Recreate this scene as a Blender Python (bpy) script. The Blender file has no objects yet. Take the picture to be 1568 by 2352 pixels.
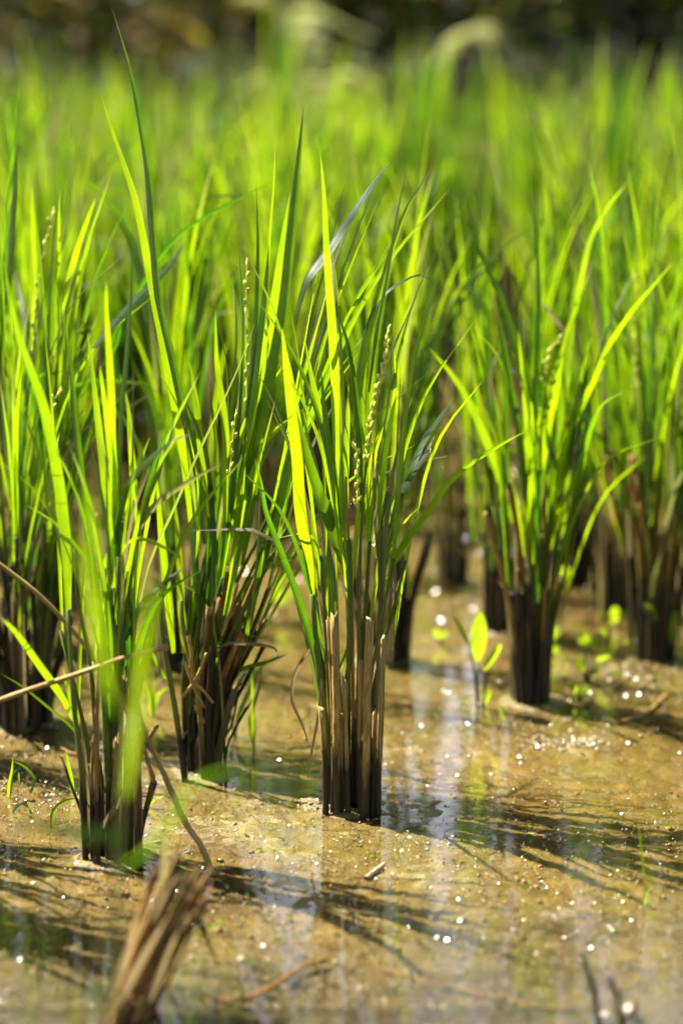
import bpy, math, random
import numpy as np
from mathutils import Vector

R = math.radians
rng = random.Random(7)
sc = bpy.context.scene
COL = sc.collection

# ------------------------------------------------------------------ camera
PITCH, CH, LENS = R(12.0), 0.75, 85.0
FPX = LENS / 36.0 * 2352.0
cam_d = bpy.data.cameras.new('camera')
cam = bpy.data.objects.new('camera', cam_d); COL.objects.link(cam)
cam.location = (0, 0, CH); cam.rotation_euler = (math.pi / 2 - PITCH, 0, 0)
cam_d.lens = LENS; cam_d.sensor_fit = 'VERTICAL'; cam_d.sensor_height = 36; cam_d.sensor_width = 24
cam_d.clip_start = 0.05; cam_d.clip_end = 500
cam_d.dof.use_dof = True; cam_d.dof.focus_distance = 2.235; cam_d.dof.aperture_fstop = 2.3
cam_d.dof.aperture_blades = 9
sc.camera = cam
FWD = np.array((0, math.cos(PITCH), -math.sin(PITCH))); UP = np.array((0, math.sin(PITCH), math.cos(PITCH)))
CAM = np.array((0, 0, CH))

def ray(px, py):
    return FWD + np.array((1., 0, 0)) * ((px - 784) / FPX) - UP * ((py - 1176) / FPX)
def P(px, py, Y):                 # point of the view at distance Y from the camera
    d = ray(px, py); return CAM + d * (Y / d[1])
def G(px, py, z=0.0):             # point of the ground
    d = ray(px, py); return CAM + d * ((z - CH) / d[2])

# ------------------------------------------------------------------ world and sun
SUN_EL = R(51); SAZ = (-0.86, 0.51)           # the sun stands behind and to the side of the plants
sdir = Vector((SAZ[0] * math.cos(SUN_EL), SAZ[1] * math.cos(SUN_EL), math.sin(SUN_EL)))
w = bpy.data.worlds.new('World'); sc.world = w; w.use_nodes = True
nt = w.node_tree; bg = nt.nodes['Background']
sky = nt.nodes.new('ShaderNodeTexSky'); sky.sky_type = 'NISHITA'; sky.sun_disc = False
sky.sun_elevation = SUN_EL; sky.sun_rotation = math.atan2(sdir.x, sdir.y)
sky.air_density = 1.0; sky.dust_density = 1.5; sky.ozone_density = 0.4
bg.inputs[1].default_value = 0.05
sl = bpy.data.lights.new('sun', 'SUN'); so = bpy.data.objects.new('sun', sl); COL.objects.link(so)
sl.energy = 5.0; sl.angle = R(0.53); sl.color = (1, 0.95, 0.86)
so.rotation_euler = sdir.to_track_quat('Z', 'Y').to_euler(); so.location = (-3, 3, 6)

sc.view_settings.view_transform = 'Standard'; sc.view_settings.look = 'None'
sc.view_settings.gamma = 1; sc.view_settings.use_curve_mapping = False
sc.view_settings.exposure = 1.72
cy = sc.cycles
cy.max_bounces = 10; cy.diffuse_bounces = 3; cy.glossy_bounces = 4; cy.transmission_bounces = 6
cy.transparent_max_bounces = 16; cy.caustics_reflective = False; cy.caustics_refractive = False
cy.use_denoising = True

# ------------------------------------------------------------------ node helpers
def new_mat(name):
    m = bpy.data.materials.new(name); m.use_nodes = True
    m.node_tree.nodes.clear(); return m, m.node_tree
def N(t, kind, **kw):
    n = t.nodes.new(kind)
    for k, v in kw.items():
        if k.startswith('i_'):
            key = k[2:]; key = int(key) if key.isdigit() else key
            n.inputs[key].default_value = v
        else: setattr(n, k, v)
    return n
def L(t, a, b): t.links.new(a, b)
def mixc(t, fac, a, b, mode='MIX'):
    n = t.nodes.new('ShaderNodeMix'); n.data_type = 'RGBA'; n.blend_type = mode
    for idx, v in ((0, fac), (6, a), (7, b)):
        if hasattr(v, 'links'): t.links.new(v, n.inputs[idx])
        elif idx == 0: n.inputs[0].default_value = v
        else: n.inputs[idx].default_value = (*v, 1) if len(v) == 3 else v
    return n.outputs[2]
def math_(t, op, a, b=None, clamp=False):
    n = t.nodes.new('ShaderNodeMath'); n.operation = op; n.use_clamp = clamp
    for i, v in enumerate((a, b)):
        if v is None: continue
        if hasattr(v, 'links'): t.links.new(v, n.inputs[i])
        else: n.inputs[i].default_value = v
    return n.outputs[0]
def ramp(t, fac, stops, interp='LINEAR'):
    n = t.nodes.new('ShaderNodeValToRGB'); n.color_ramp.interpolation = interp
    e = n.color_ramp.elements
    while len(e) < len(stops): e.new(0.5)
    for i, (p, c) in enumerate(stops):
        e[i].position = p; e[i].color = (*c, 1) if len(c) == 3 else c
    t.links.new(fac, n.inputs[0]); return n.outputs[0]
def noise(t, vec, scale, detail=3, rough=0.55):
    n = N(t, 'ShaderNodeTexNoise'); n.inputs['Scale'].default_value = scale
    n.inputs['Detail'].default_value = detail; n.inputs['Roughness'].default_value = rough
    if vec is not None: t.links.new(vec, n.inputs['Vector'])
    return n.outputs['Fac']
def attr(t, name):
    return N(t, 'ShaderNodeAttribute', attribute_name=name).outputs['Fac']
def scale_vec(t, vec, s):
    n = N(t, 'ShaderNodeVectorMath', operation='MULTIPLY'); t.links.new(vec, n.inputs[0]); n.inputs[1].default_value = s
    return n.outputs[0]

# leaf: thin blade, part reflects, part lets the sun through
def leaf_material(name, refl_a, refl_b, trans_a, trans_b, trans_fac=0.55, veins=True, rough=0.36):
    m, t = new_mat(name)
    out = N(t, 'ShaderNodeOutputMaterial')
    tone, dry = attr(t, 'tone'), attr(t, 'dry')
    uv = N(t, 'ShaderNodeUVMap').outputs[0]
    sep = N(t, 'ShaderNodeSeparateXYZ'); L(t, uv, sep.inputs[0])
    geo = N(t, 'ShaderNodeNewGeometry')
    big = noise(t, geo.outputs['Position'], 35, 2)
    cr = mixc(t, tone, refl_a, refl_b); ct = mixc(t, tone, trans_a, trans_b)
    vy = ramp(t, big, [(0.35, (.8, .85, .8)), (0.65, (1.15, 1.1, 1))])
    cr = mixc(t, 1.0, cr, vy, 'MULTIPLY'); ct = mixc(t, 1.0, ct, vy, 'MULTIPLY')
    if veins:
        v1 = math_(t, 'SINE', math_(t, 'MULTIPLY', sep.outputs[0], 75.0))
        v1 = math_(t, 'MULTIPLY', math_(t, 'ADD', v1, 1.0), 0.5)
        mid = math_(t, 'ABSOLUTE', math_(t, 'SUBTRACT', sep.outputs[0], 0.5))
        mid = math_(t, 'SUBTRACT', 1.0, math_(t, 'MULTIPLY', mid, 16.0), True)
        vv = ramp(t, v1, [(0, (.78, .8, .75)), (1, (1.12, 1.1, 1.08))])
        cr = mixc(t, 1.0, cr, vv, 'MULTIPLY'); ct = mixc(t, 1.0, ct, vv, 'MULTIPLY')
        cr = mixc(t, math_(t, 'MULTIPLY', mid, .5), cr, (.22, .30, .10))
        ct = mixc(t, math_(t, 'MULTIPLY', mid, .45), ct, (.22, .34, .03))
    # dry tissue and its spots
    sp = noise(t, scale_vec(t, uv, (60, 140, 1)), 1.0, 2)
    dd = math_(t, 'ADD', dry, math_(t, 'MULTIPLY', math_(t, 'SUBTRACT', sp, 0.5), math_(t, 'MULTIPLY', dry, 1.2)), True)
    fib = ramp(t, noise(t, scale_vec(t, uv, (45, 5, 1)), 1.0, 2), [(.3, (.23, .15, .075)), (.7, (.48, .38, .23))])
    cr = mixc(t, dd, cr, fib); ct = mixc(t, dd, ct, mixc(t, 0.55, fib, (.14, .08, .02)))
    pr = N(t, 'ShaderNodeBsdfPrincipled'); L(t, cr, pr.inputs['Base Color'])
    pr.inputs['Roughness'].default_value = rough; pr.inputs['Specular IOR Level'].default_value = 0.4
    tr = N(t, 'ShaderNodeBsdfTranslucent'); L(t, ct, tr.inputs[0])
    mx = N(t, 'ShaderNodeMixShader'); mx.inputs[0].default_value = trans_fac
    L(t, pr.outputs[0], mx.inputs[1]); L(t, tr.outputs[0], mx.inputs[2])
    if veins:
        bp = N(t, 'ShaderNodeBump'); bp.inputs['Strength'].default_value = .25; bp.inputs['Distance'].default_value = .0006
        L(t, v1, bp.inputs['Height']); L(t, bp.outputs[0], pr.inputs['Normal'])
    L(t, mx.outputs[0], out.inputs[0]); return m

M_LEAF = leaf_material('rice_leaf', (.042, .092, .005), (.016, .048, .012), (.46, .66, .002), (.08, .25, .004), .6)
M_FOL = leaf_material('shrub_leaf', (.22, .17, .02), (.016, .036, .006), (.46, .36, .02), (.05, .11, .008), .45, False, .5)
M_FERN = leaf_material('fern_leaf', (.52, .54, .20), (.42, .45, .14), (.75, .75, .3), (.55, .6, .16), .35, False, .35)
M_WEED = leaf_material('broad_leaf', (.10, .19, .015), (.06, .13, .02), (.50, .66, .015), (.3, .5, .03), .6, True, .3)

def stem_material(name, stain):
    m, t = new_mat(name); out = N(t, 'ShaderNodeOutputMaterial')
    tone, dry = attr(t, 'tone'), attr(t, 'dry')
    uv = N(t, 'ShaderNodeUVMap').outputs[0]
    geo = N(t, 'ShaderNodeNewGeometry'); sp = N(t, 'ShaderNodeSeparateXYZ'); L(t, geo.outputs['Position'], sp.inputs[0])
    green = mixc(t, tone, (.13, .20, .018), (.05, .10, .02))
    fib = noise(t, scale_vec(t, uv, (9, 1.6, 1)), 1.0, 4, .7)
    straw = ramp(t, fib, [(.28, (.21, .095, .018)), (.5, (.56, .36, .10)), (.72, (.85, .68, .32))])
    straw = mixc(t, 1.0, straw, ramp(t, tone, [(.35, (1, 1, 1)), (.6, (.75, .62, .5)), (.95, (.26, .17, .10))]), 'MULTIPLY')
    c = mixc(t, dry, green, straw)
    # wet mud dried on the lowest hand-width of every stalk, with a ragged upper edge
    rag = noise(t, scale_vec(t, geo.outputs['Position'], (90, 90, 14)), 1.0, 3)
    wet = math_(t, 'MULTIPLY', math_(t, 'SUBTRACT', tone, .5), .34)
    h = math_(t, 'SUBTRACT', math_(t, 'ADD', math_(t, 'MULTIPLY', rag, .17), math_(t, 'MULTIPLY', math_(t, 'MAXIMUM', wet, 0.0), dry)), sp.outputs[2])
    h = math_(t, 'MULTIPLY', h, 28.0, True)
    c = mixc(t, math_(t, 'MULTIPLY', h, .96 if stain else 0.), c, (.017, .012, .0065))
    pr = N(t, 'ShaderNodeBsdfPrincipled'); L(t, c, pr.inputs['Base Color'])
    pr.inputs['Roughness'].default_value = .5; pr.inputs['Specular IOR Level'].default_value = .25
    bp = N(t, 'ShaderNodeBump'); bp.inputs['Strength'].default_value = .5; bp.inputs['Distance'].default_value = .0012
    L(t, fib, bp.inputs['Height']); L(t, bp.outputs[0], pr.inputs['Normal'])
    tr = N(t, 'ShaderNodeBsdfTranslucent'); L(t, mixc(t, dry, (.30, .42, .02), (.10, .07, .03)), tr.inputs[0])
    mx = N(t, 'ShaderNodeMixShader')
    L(t, math_(t, 'MULTIPLY', math_(t, 'SUBTRACT', 1.0, h), .22), mx.inputs[0])
    L(t, pr.outputs[0], mx.inputs[1]); L(t, tr.outputs[0], mx.inputs[2]); L(t, mx.outputs[0], out.inputs[0])
    return m
M_STEM = stem_material('rice_stem', True); M_STRAW = stem_material('dry_straw', False)

def simple(name, stops, scale, rough, bump=.3, dist=.002, spec=.5, detail=5):
    m, t = new_mat(name); out = N(t, 'ShaderNodeOutputMaterial')
    tc = N(t, 'ShaderNodeTexCoord').outputs['Object']
    n = noise(t, tc, scale, detail, .6)
    pr = N(t, 'ShaderNodeBsdfPrincipled'); L(t, ramp(t, n, stops), pr.inputs['Base Color'])
    pr.inputs['Roughness'].default_value = rough; pr.inputs['Specular IOR Level'].default_value = spec
    bp = N(t, 'ShaderNodeBump'); bp.inputs['Strength'].default_value = bump; bp.inputs['Distance'].default_value = dist
    L(t, n, bp.inputs['Height']); L(t, bp.outputs[0], pr.inputs['Normal'])
    L(t, pr.outputs[0], out.inputs[0]); return m
M_GRAIN = simple('rice_grain', [(.3, (.60, .64, .05)), (.7, (.80, .74, .12))], 120, .45)
M_BARK = simple('bark', [(.3, (.03, .02, .012)), (.7, (.09, .06, .035))], 30, .8, .8, .01)
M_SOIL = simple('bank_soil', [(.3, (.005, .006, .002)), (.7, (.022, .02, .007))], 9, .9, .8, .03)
M_PEBBLE = simple('pale_pebble', [(.3, (.34, .27, .17)), (.7, (.55, .47, .34))], 90, .35, .3, .001)
M_GRANULE = simple('wet_granule', [(.3, (.20, .14, .06)), (.7, (.42, .32, .18))], 60, .12, .1, .0005, .9)
M_SCRAP = simple('glint_scrap', [(.3, (.20, .15, .07)), (.7, (.40, .33, .18))], 60, .17, 0, .001, .9)
M_CLOD = simple('wet_clod', [(.3, (.05, .035, .015)), (.7, (.12, .085, .04))], 60, .13, .5, .002, .8)

def mud_material():
    m, t = new_mat('wet_mud'); out = N(t, 'ShaderNodeOutputMaterial')
    pos = N(t, 'ShaderNodeNewGeometry').outputs['Position']
    a = noise(t, pos, 5, 4); b = noise(t, pos, 38, 4, .65); c = noise(t, pos, 520, 3, .75)
    base = ramp(t, a, [(.32, (.125, .075, .012)), (.5, (.195, .128, .022)), (.68, (.25, .178, .034))])
    base = mixc(t, 1.0, base, ramp(t, b, [(.3, (.45, .42, .38)), (.52, (1, 1, 1)), (.72, (1.4, 1.4, 1.45))]), 'MULTIPLY')
    base = mixc(t, 1.0, base, ramp(t, c, [(.3, (.25, .22, .2)), (.5, (1, 1, 1)), (.68, (2.0, 2.05, 2.2))]), 'MULTIPLY')
    sx = N(t, 'ShaderNodeSeparateXYZ'); L(t, pos, sx.inputs[0])
    deep = ramp(t, math_(t, 'MULTIPLY', math_(t, 'ADD', math_(t, 'SUBTRACT', sx.outputs[1], 1.72), math_(t, 'MULTIPLY', math_(t, 'SUBTRACT', a, .5), .6)), 3.6, True), [(0.0, (.2, .17, .13)), (1.0, (1, 1, 1))])  # dark factor on the camera side: pool shade put into the mud colour
    alg = ramp(t, noise(t, pos, 7.5, 3), [(.42, (0, 0, 0)), (.6, (1, 1, 1))])
    base = mixc(t, math_(t, 'MULTIPLY', alg, .6), base, (.20, .165, .016))
    base = mixc(t, 1.0, base, deep, 'MULTIPLY')     # silt darkened toward the camera, painting in shade and stem reflections of the pool
    pr = N(t, 'ShaderNodeBsdfPrincipled'); L(t, base, pr.inputs['Base Color'])
    L(t, ramp(t, b, [(.35, (.22, .22, .22)), (.65, (.5, .5, .5))]), pr.inputs['Roughness'])
    pr.inputs['Specular IOR Level'].default_value = .5
    pr.inputs['Coat Weight'].default_value = .5; pr.inputs['Coat Roughness'].default_value = .2; pr.inputs['Coat IOR'].default_value = 1.4
    bp = N(t, 'ShaderNodeBump'); bp.inputs['Strength'].default_value = .9; bp.inputs['Distance'].default_value = .0036
    L(t, math_(t, 'ADD', math_(t, 'MULTIPLY', b, 1.4), math_(t, 'MULTIPLY', c, .45)), bp.inputs['Height'])
    L(t, bp.outputs[0], pr.inputs['Normal']); L(t, bp.outputs[0], pr.inputs['Coat Normal'])
    L(t, pr.outputs[0], out.inputs[0]); return m
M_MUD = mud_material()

def water_material():
    m, t = new_mat('paddy_water'); out = N(t, 'ShaderNodeOutputMaterial')
    pos = N(t, 'ShaderNodeNewGeometry').outputs['Position']
    fr = N(t, 'ShaderNodeFresnel'); fr.inputs[0].default_value = 1.36
    gl = N(t, 'ShaderNodeBsdfGlossy'); gl.inputs['Roughness'].default_value = .07; gl.inputs[0].default_value = (1, 1, 1, 1)
    tp = N(t, 'ShaderNodeBsdfTransparent'); tp.inputs[0].default_value = (.90, .85, .70, 1)
    h = math_(t, 'ADD', noise(t, scale_vec(t, pos, (1, 1.8, 1)), 9, 2), math_(t, 'MULTIPLY', noise(t, pos, 55, 2), .12))
    bp = N(t, 'ShaderNodeBump'); bp.inputs['Strength'].default_value = .3; bp.inputs['Distance'].default_value = .004
    L(t, h, bp.inputs['Height']); L(t, bp.outputs[0], gl.inputs['Normal']); L(t, bp.outputs[0], fr.inputs['Normal'])
    mx = N(t, 'ShaderNodeMixShader'); L(t, math_(t, 'MULTIPLY', fr.outputs[0], 1.3, True), mx.inputs[0])
    L(t, tp.outputs[0], mx.inputs[1]); L(t, gl.outputs[0], mx.inputs[2]); L(t, mx.outputs[0], out.inputs[0]); return m
M_WATER = water_material()

# unseen bright clouds, added low behind the field to whiten reflections in the water
def clouds():
    d = N(nt, 'ShaderNodeTexCoord').outputs['Generated']; sp = N(nt, 'ShaderNodeSeparateXYZ'); L(nt, d, sp.inputs[0])
    n = noise(nt, scale_vec(nt, d, (1, 1, 2.6)), 2.6, 6, .6)
    c = ramp(nt, n, [(.34, (0, 0, 0)), (.5, (1, 1, 1))])
    low = ramp(nt, sp.outputs[2], [(.10, (0, 0, 0)), (.2, (1, 1, 1)), (.42, (1, 1, 1)), (.58, (0, 0, 0))])
    side = ramp(nt, sp.outputs[1], [(.62, (0, 0, 0)), (.82, (1, 1, 1))])
    f = math_(nt, 'MULTIPLY', math_(nt, 'MULTIPLY', c, low), side)
    L(nt, mixc(nt, f, sky.outputs[0], (11, 11.3, 13)), bg.inputs[0])
clouds()

# ------------------------------------------------------------------ mesh building
class Buf:
    def __init__(s): s.v, s.f, s.uv, s.tone, s.dry, s.n = [], [], [], [], [], 0
    def add(s, v, f, uv, tone, dry):
        k = s.n
        s.v.append(np.asarray(v, float)); s.f.extend(tuple(i + k for i in q) for q in f)
        s.uv.append(np.asarray(uv, float)); s.tone.append(np.asarray(tone, float)); s.dry.append(np.asarray(dry, float))
        s.n += len(v)
    def build(s, name, mat, parent=None, origin=(0, 0, 0), smooth=True):
        v = np.concatenate(s.v) - np.asarray(origin)
        me = bpy.data.meshes.new(name); me.from_pydata(v.tolist(), [], s.f)
        uv = np.concatenate(s.uv)
        lay = me.uv_layers.new(name='UVMap')
        li = np.empty(len(me.loops), np.int32); me.loops.foreach_get('vertex_index', li)
        lay.data.foreach_set('uv', uv[li].astype(np.float32).ravel())
        for nm, arr in (('tone', s.tone), ('dry', s.dry)):
            a = me.attributes.new(nm, 'FLOAT', 'POINT'); a.data.foreach_set('value', np.concatenate(arr).astype(np.float32))
        if smooth: me.polygons.foreach_set('use_smooth', np.ones(len(me.polygons), bool))
        me.materials.append(mat); me.update()
        o = bpy.data.objects.new(name, me); COL.objects.link(o)
        if parent is not None: o.parent = parent
        else: o.location = origin
        return o

def resample(pts, n):
    p = np.asarray(pts, float)
    if len(p) == 2: return p[0] + (p[1] - p[0]) * np.linspace(0, 1, n)[:, None]
    q = np.vstack([2 * p[0] - p[1], p, 2 * p[-1] - p[-2]])
    out = []
    for i in range(1, len(q) - 2):
        for u in np.linspace(0, 1, 8, endpoint=False):
            a, b, c, d = q[i - 1], q[i], q[i + 1], q[i + 2]
            out.append(.5 * (2 * b + (c - a) * u + (2 * a - 5 * b + 4 * c - d) * u * u + (3 * b - a - 3 * c + d) * u ** 3))
    out.append(p[-1]); out = np.array(out)
    s = np.concatenate([[0], np.cumsum(np.linalg.norm(np.diff(out, axis=0), axis=1))]); s /= s[-1]
    t = np.linspace(0, 1, n)
    return np.stack([np.interp(t, s, out[:, k]) for k in range(3)], 1)

VW = np.array((0, 1., 0))
def unit(a): return a / (np.linalg.norm(a, axis=-1, keepdims=True) + 1e-9)
def blade(buf, pts, width, theta, tone=.3, dry=0., tipdry=0., n=16, fold=.22, twist=0., base=.5, cross=5):
    """a grass blade along pts (base first); theta turns its face about its own axis"""
    c = resample(pts, n); T = unit(np.gradient(c, axis=0))
    e1 = unit(np.cross(VW, T)); e2 = np.cross(T, e1)
    # keep the frame from flipping
    for i in range(1, n):
        if np.dot(e1[i], e1[i - 1]) < 0: e1[i] *= -1; e2[i] *= -1
    t = np.linspace(0, 1, n); th = theta + twist * t
    W = e1 * np.cos(th)[:, None] + e2 * np.sin(th)[:, None]; Nn = np.cross(T, W)
    prof = np.minimum(1, base + t * 2.2) * np.clip(1 - t ** 3.2, 0, 1) ** .9; prof[-1] = .02
    us = np.linspace(-1, 1, cross)
    v, uv, to, dr = [], [], [], []
    for i in range(n):
        for u in us:
            v.append(c[i] + W[i] * (u * width * .5 * prof[i] * math.cos(fold)) + Nn[i] * (abs(u) ** 1.4 * width * .5 * prof[i] * math.sin(fold)))
            uv.append((u * .5 + .5, t[i])); to.append(tone)
            dr.append(max(dry, min(1, max(0., (t[i] - 1 + tipdry) / max(tipdry, 1e-3) * 1.3)) if tipdry > 0 else 0.))
    f = [(i * cross + j, i * cross + j + 1, (i + 1) * cross + j + 1, (i + 1) * cross + j) for i in range(n - 1) for j in range(cross - 1)]
    buf.add(v, f, uv, to, dr)

def tube(buf, pts, r0, r1, tone=.3, dry=0., dry1=None, n=10, sides=7, nodes=(), ragged=0., flat=1.0, cap=True, rough=None):
    c = resample(pts, n); T = unit(np.gradient(c, axis=0))
    e1 = unit(np.cross(VW, T)); e2 = np.cross(T, e1)
    dry1 = dry if dry1 is None else dry1
    v, uv, to, dr = [], [], [], []
    ln = float(np.linalg.norm(c[-1] - c[0])) * 25
    ph = rng.random() * 6; rough = (.16 if dry > .7 else .04) if rough is None else rough
    gro = [rng.uniform(-rough, rough) for _ in range(sides)]
    for i in range(n):
        t = i / (n - 1); r = r0 + (r1 - r0) * t
        for q in nodes:
            r *= 1 + .35 * math.exp(-((t - q) / .018) ** 2)
        for k in range(sides):
            a = 2 * math.pi * k / sides; q2 = r * (1 + gro[k] + rng.uniform(-rough, rough) * .6)
            p = c[i] + (e1[i] * math.cos(a + ph) + e2[i] * math.sin(a + ph) * flat) * q2
            if i == n - 1 and ragged: p = p + T[i] * rng.uniform(-ragged, ragged * 2.2) + (e1[i] * math.cos(a + ph) + e2[i] * math.sin(a + ph)) * r * rng.uniform(-.1, .6)
            v.append(p); uv.append((k / sides + ph, t * ln)); to.append(tone); dr.append(dry + (dry1 - dry) * t)
    f = [(i * sides + k, i * sides + (k + 1) % sides, (i + 1) * sides + (k + 1) % sides, (i + 1) * sides + k) for i in range(n - 1) for k in range(sides)]
    if cap: f.append(tuple((n - 1) * sides + k for k in range(sides)))
    buf.add(v, f, uv, to, dr)

def spindle(buf, a, b, r, tone=.3, dry=0., sides=5):
    a, b = np.asarray(a, float), np.asarray(b, float); T = unit(b - a)
    e1 = unit(np.cross(T, (0.3, .5, .8))); e2 = np.cross(T, e1); v, uv = [a], [(0, 0)]
    for t, k in ((.18, .65), (.5, 1.), (.82, .6)):
        for j in range(sides):
            q = 2 * math.pi * j / sides
            v.append(a + (b - a) * t + (e1 * math.cos(q) + e2 * math.sin(q)) * r * k); uv.append((j / sides, t))
    v.append(b); uv.append((0, 1)); f = []
    for j in range(sides):
        f.append((0, 1 + (j + 1) % sides, 1 + j))
        for rr in range(2):
            f.append((1 + rr * sides + j, 1 + rr * sides + (j + 1) % sides, 1 + (rr + 1) * sides + (j + 1) % sides, 1 + (rr + 1) * sides + j))
        f.append((1 + 2 * sides + j, 1 + 2 * sides + (j + 1) % sides, 1 + 3 * sides))
    m = len(v); buf.add(v, f, uv, [tone] * m, [dry] * m)

def blob(buf, c, r, squash=.6, tone=.3, dry=0., rr=None, jit=.25):
    """a small irregular lump"""
    rr = rr or rng; v, uv = [], []; rings, sides = 4, 7
    st = rr.uniform(.75, 1.3); an = rr.uniform(0, 3)
    for i in range(1, rings):
        ph = math.pi * i / rings
        for k in range(sides):
            a = 2 * math.pi * k / sides; q = r * rr.uniform(1 - jit, 1 + jit)
            x, y = q * math.sin(ph) * math.cos(a) * st, q * math.sin(ph) * math.sin(a) / st
            v.append((c[0] + x * math.cos(an) - y * math.sin(an), c[1] + x * math.sin(an) + y * math.cos(an), c[2] + q * math.cos(ph) * squash)); uv.append((k / sides, i / rings))
    v += [(c[0], c[1], c[2] + r * squash), (c[0], c[1], c[2] - r * squash)]; uv += [(0, 0), (0, 1)]
    top, bot = len(v) - 2, len(v) - 1; f = []
    for k in range(sides):
        k2 = (k + 1) % sides
        f.append((top, k, k2))
        for i in range(rings - 2): f.append((i * sides + k, (i + 1) * sides + k, (i + 1) * sides + k2, i * sides + k2))
        f.append((bot, (rings - 2) * sides + k2, (rings - 2) * sides + k))
    buf.add(v, f, uv, [tone] * len(v), [dry] * len(v))

def tag(o, label=None, cat=None, group=None, kind=None):
    if label: o['label'] = label
    if cat: o['category'] = cat
    if group: o['group'] = group
    if kind: o['kind'] = kind
    return o
def empty(name, loc, label, cat, group=None):
    o = bpy.data.objects.new(name, None); COL.objects.link(o); o.location = loc; o.empty_display_size = .05
    return tag(o, label, cat, group)

# ------------------------------------------------------------------ ground
def hash2(i, j, s):
    h = (i * 374761393 + j * 668265263 + s * 974634421) & 0xffffffff
    h = ((h ^ (h >> 13)) * 1274126177) & 0xffffffff
    return ((h ^ (h >> 16)) & 0xffff) / 65535.0
def vnoise(x, y, f, s):
    x, y = x * f + 1000, y * f + 1000
    i, j = np.floor(x).astype(np.int64), np.floor(y).astype(np.int64)
    u, v = x - i, y - j; u, v = u * u * (3 - 2 * u), v * v * (3 - 2 * v)
    return (hash2(i, j, s) * (1 - u) + hash2(i + 1, j, s) * u) * (1 - v) + (hash2(i, j + 1, s) * (1 - u) + hash2(i + 1, j + 1, s) * u) * v - .5
def sstep(a, b, x):
    t = np.clip((x - a) / (b - a), 0, 1); return t * t * (3 - 2 * t)
BASES = [G(px, py)[:2] for px, py in ((800, 1846), (262, 1965), (468, 1768), (50, 1662), (1220, 1612), (1503, 1508), (1150, 1445), (880, 1515))]
def mud_z(x, y):
    x = np.asarray(x, float); y = np.asarray(y, float)
    near = 1 - sstep(3.6, 5.5, y)
    z = .003 * vnoise(x, y, 3.5, 1) + .0026 * vnoise(x, y, 11, 2) + .0022 * vnoise(x, y, 34, 3) + near * (.0024 * vnoise(x, y, 80, 4) + .0024 * vnoise(x, y, 180, 5))
    z = z - .0021
    # a skin of silt just breaking the water before the plants, deeper water nearest
    z = z + .0010 * np.exp(-(((x - .07) / .22) ** 2 + ((y - 2.03) / .13) ** 2)) + .0004 * np.exp(-(((x + .2) / .22) ** 2 + ((y - 2.12) / .2) ** 2))
    z = z - .006 * (1 - sstep(1.74, 1.98, y + .15 * x + .10 * vnoise(x, y, 7, 9)))
    z = z - .004 * np.exp(-(((x - .10) / .12) ** 2 + ((y - 2.27) / .06) ** 2))
    for bx_, by_ in BASES:            # ragged collar of mud round the clumps
        d = np.hypot(x - bx_, y - by_) * (1 + .5 * vnoise(x, y, 30, 12))
        z = z + .0045 * np.exp(-((d - .026) / .012) ** 2)
    return z
def axis(dense, a, b, out_a, out_b, n_out):
    d = np.arange(a, b + dense * .5, dense)
    lo = a - np.geomspace(dense, a - out_a, n_out)[::-1]; hi = b + np.geomspace(dense, out_b - b, n_out)
    return np.concatenate([lo, d, hi])
def sheet(name, xs, ys, zf, mat):
    X, Y = np.meshgrid(xs, ys); Z = zf(X, Y)
    v = np.stack([X.ravel(), Y.ravel(), Z.ravel()], 1); nx, ny = len(xs), len(ys)
    I = np.arange(nx * ny).reshape(ny, nx)
    q = np.stack([I[:-1, :-1], I[:-1, 1:], I[1:, 1:], I[1:, :-1]], -1).reshape(-1, 4)
    me = bpy.data.meshes.new(name)
    me.vertices.add(len(v)); me.vertices.foreach_set('co', v.astype(np.float32).ravel())
    me.loops.add(q.size); me.loops.foreach_set('vertex_index', q.astype(np.int32).ravel())
    me.polygons.add(len(q)); me.polygons.foreach_set('loop_start', np.arange(0, q.size, 4, dtype=np.int32))
    me.polygons.foreach_set('use_smooth', np.ones(len(q), bool))
    me.update(); me.validate(); me.materials.append(mat)
    o = bpy.data.objects.new(name, me); COL.objects.link(o); return tag(o, kind='structure')
xs = axis(.0045, -.62, .62, -40, 40, 45)
ys = np.concatenate([axis(.0045, 1.45, 3.3, -20, 80, 70)])
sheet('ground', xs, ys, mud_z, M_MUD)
wx = np.concatenate([[-40, -10, -3], np.linspace(-1.5, 1.5, 16), [3, 10, 40]]); wy = np.concatenate([[-20, -5, 0], np.linspace(1, 7, 16), [8.0]])
sheet('water', wx, wy, lambda x, y: 0 * x, M_WATER)

# ------------------------------------------------------------------ rice plants
def clump_points(c, n, r, rr):
    out = []
    for i in range(n):
        a = rr.random() * 6.283; q = r * math.sqrt(rr.random())
        out.append((c[0] + q * math.cos(a), c[1] + q * math.sin(a)))
    return out

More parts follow.
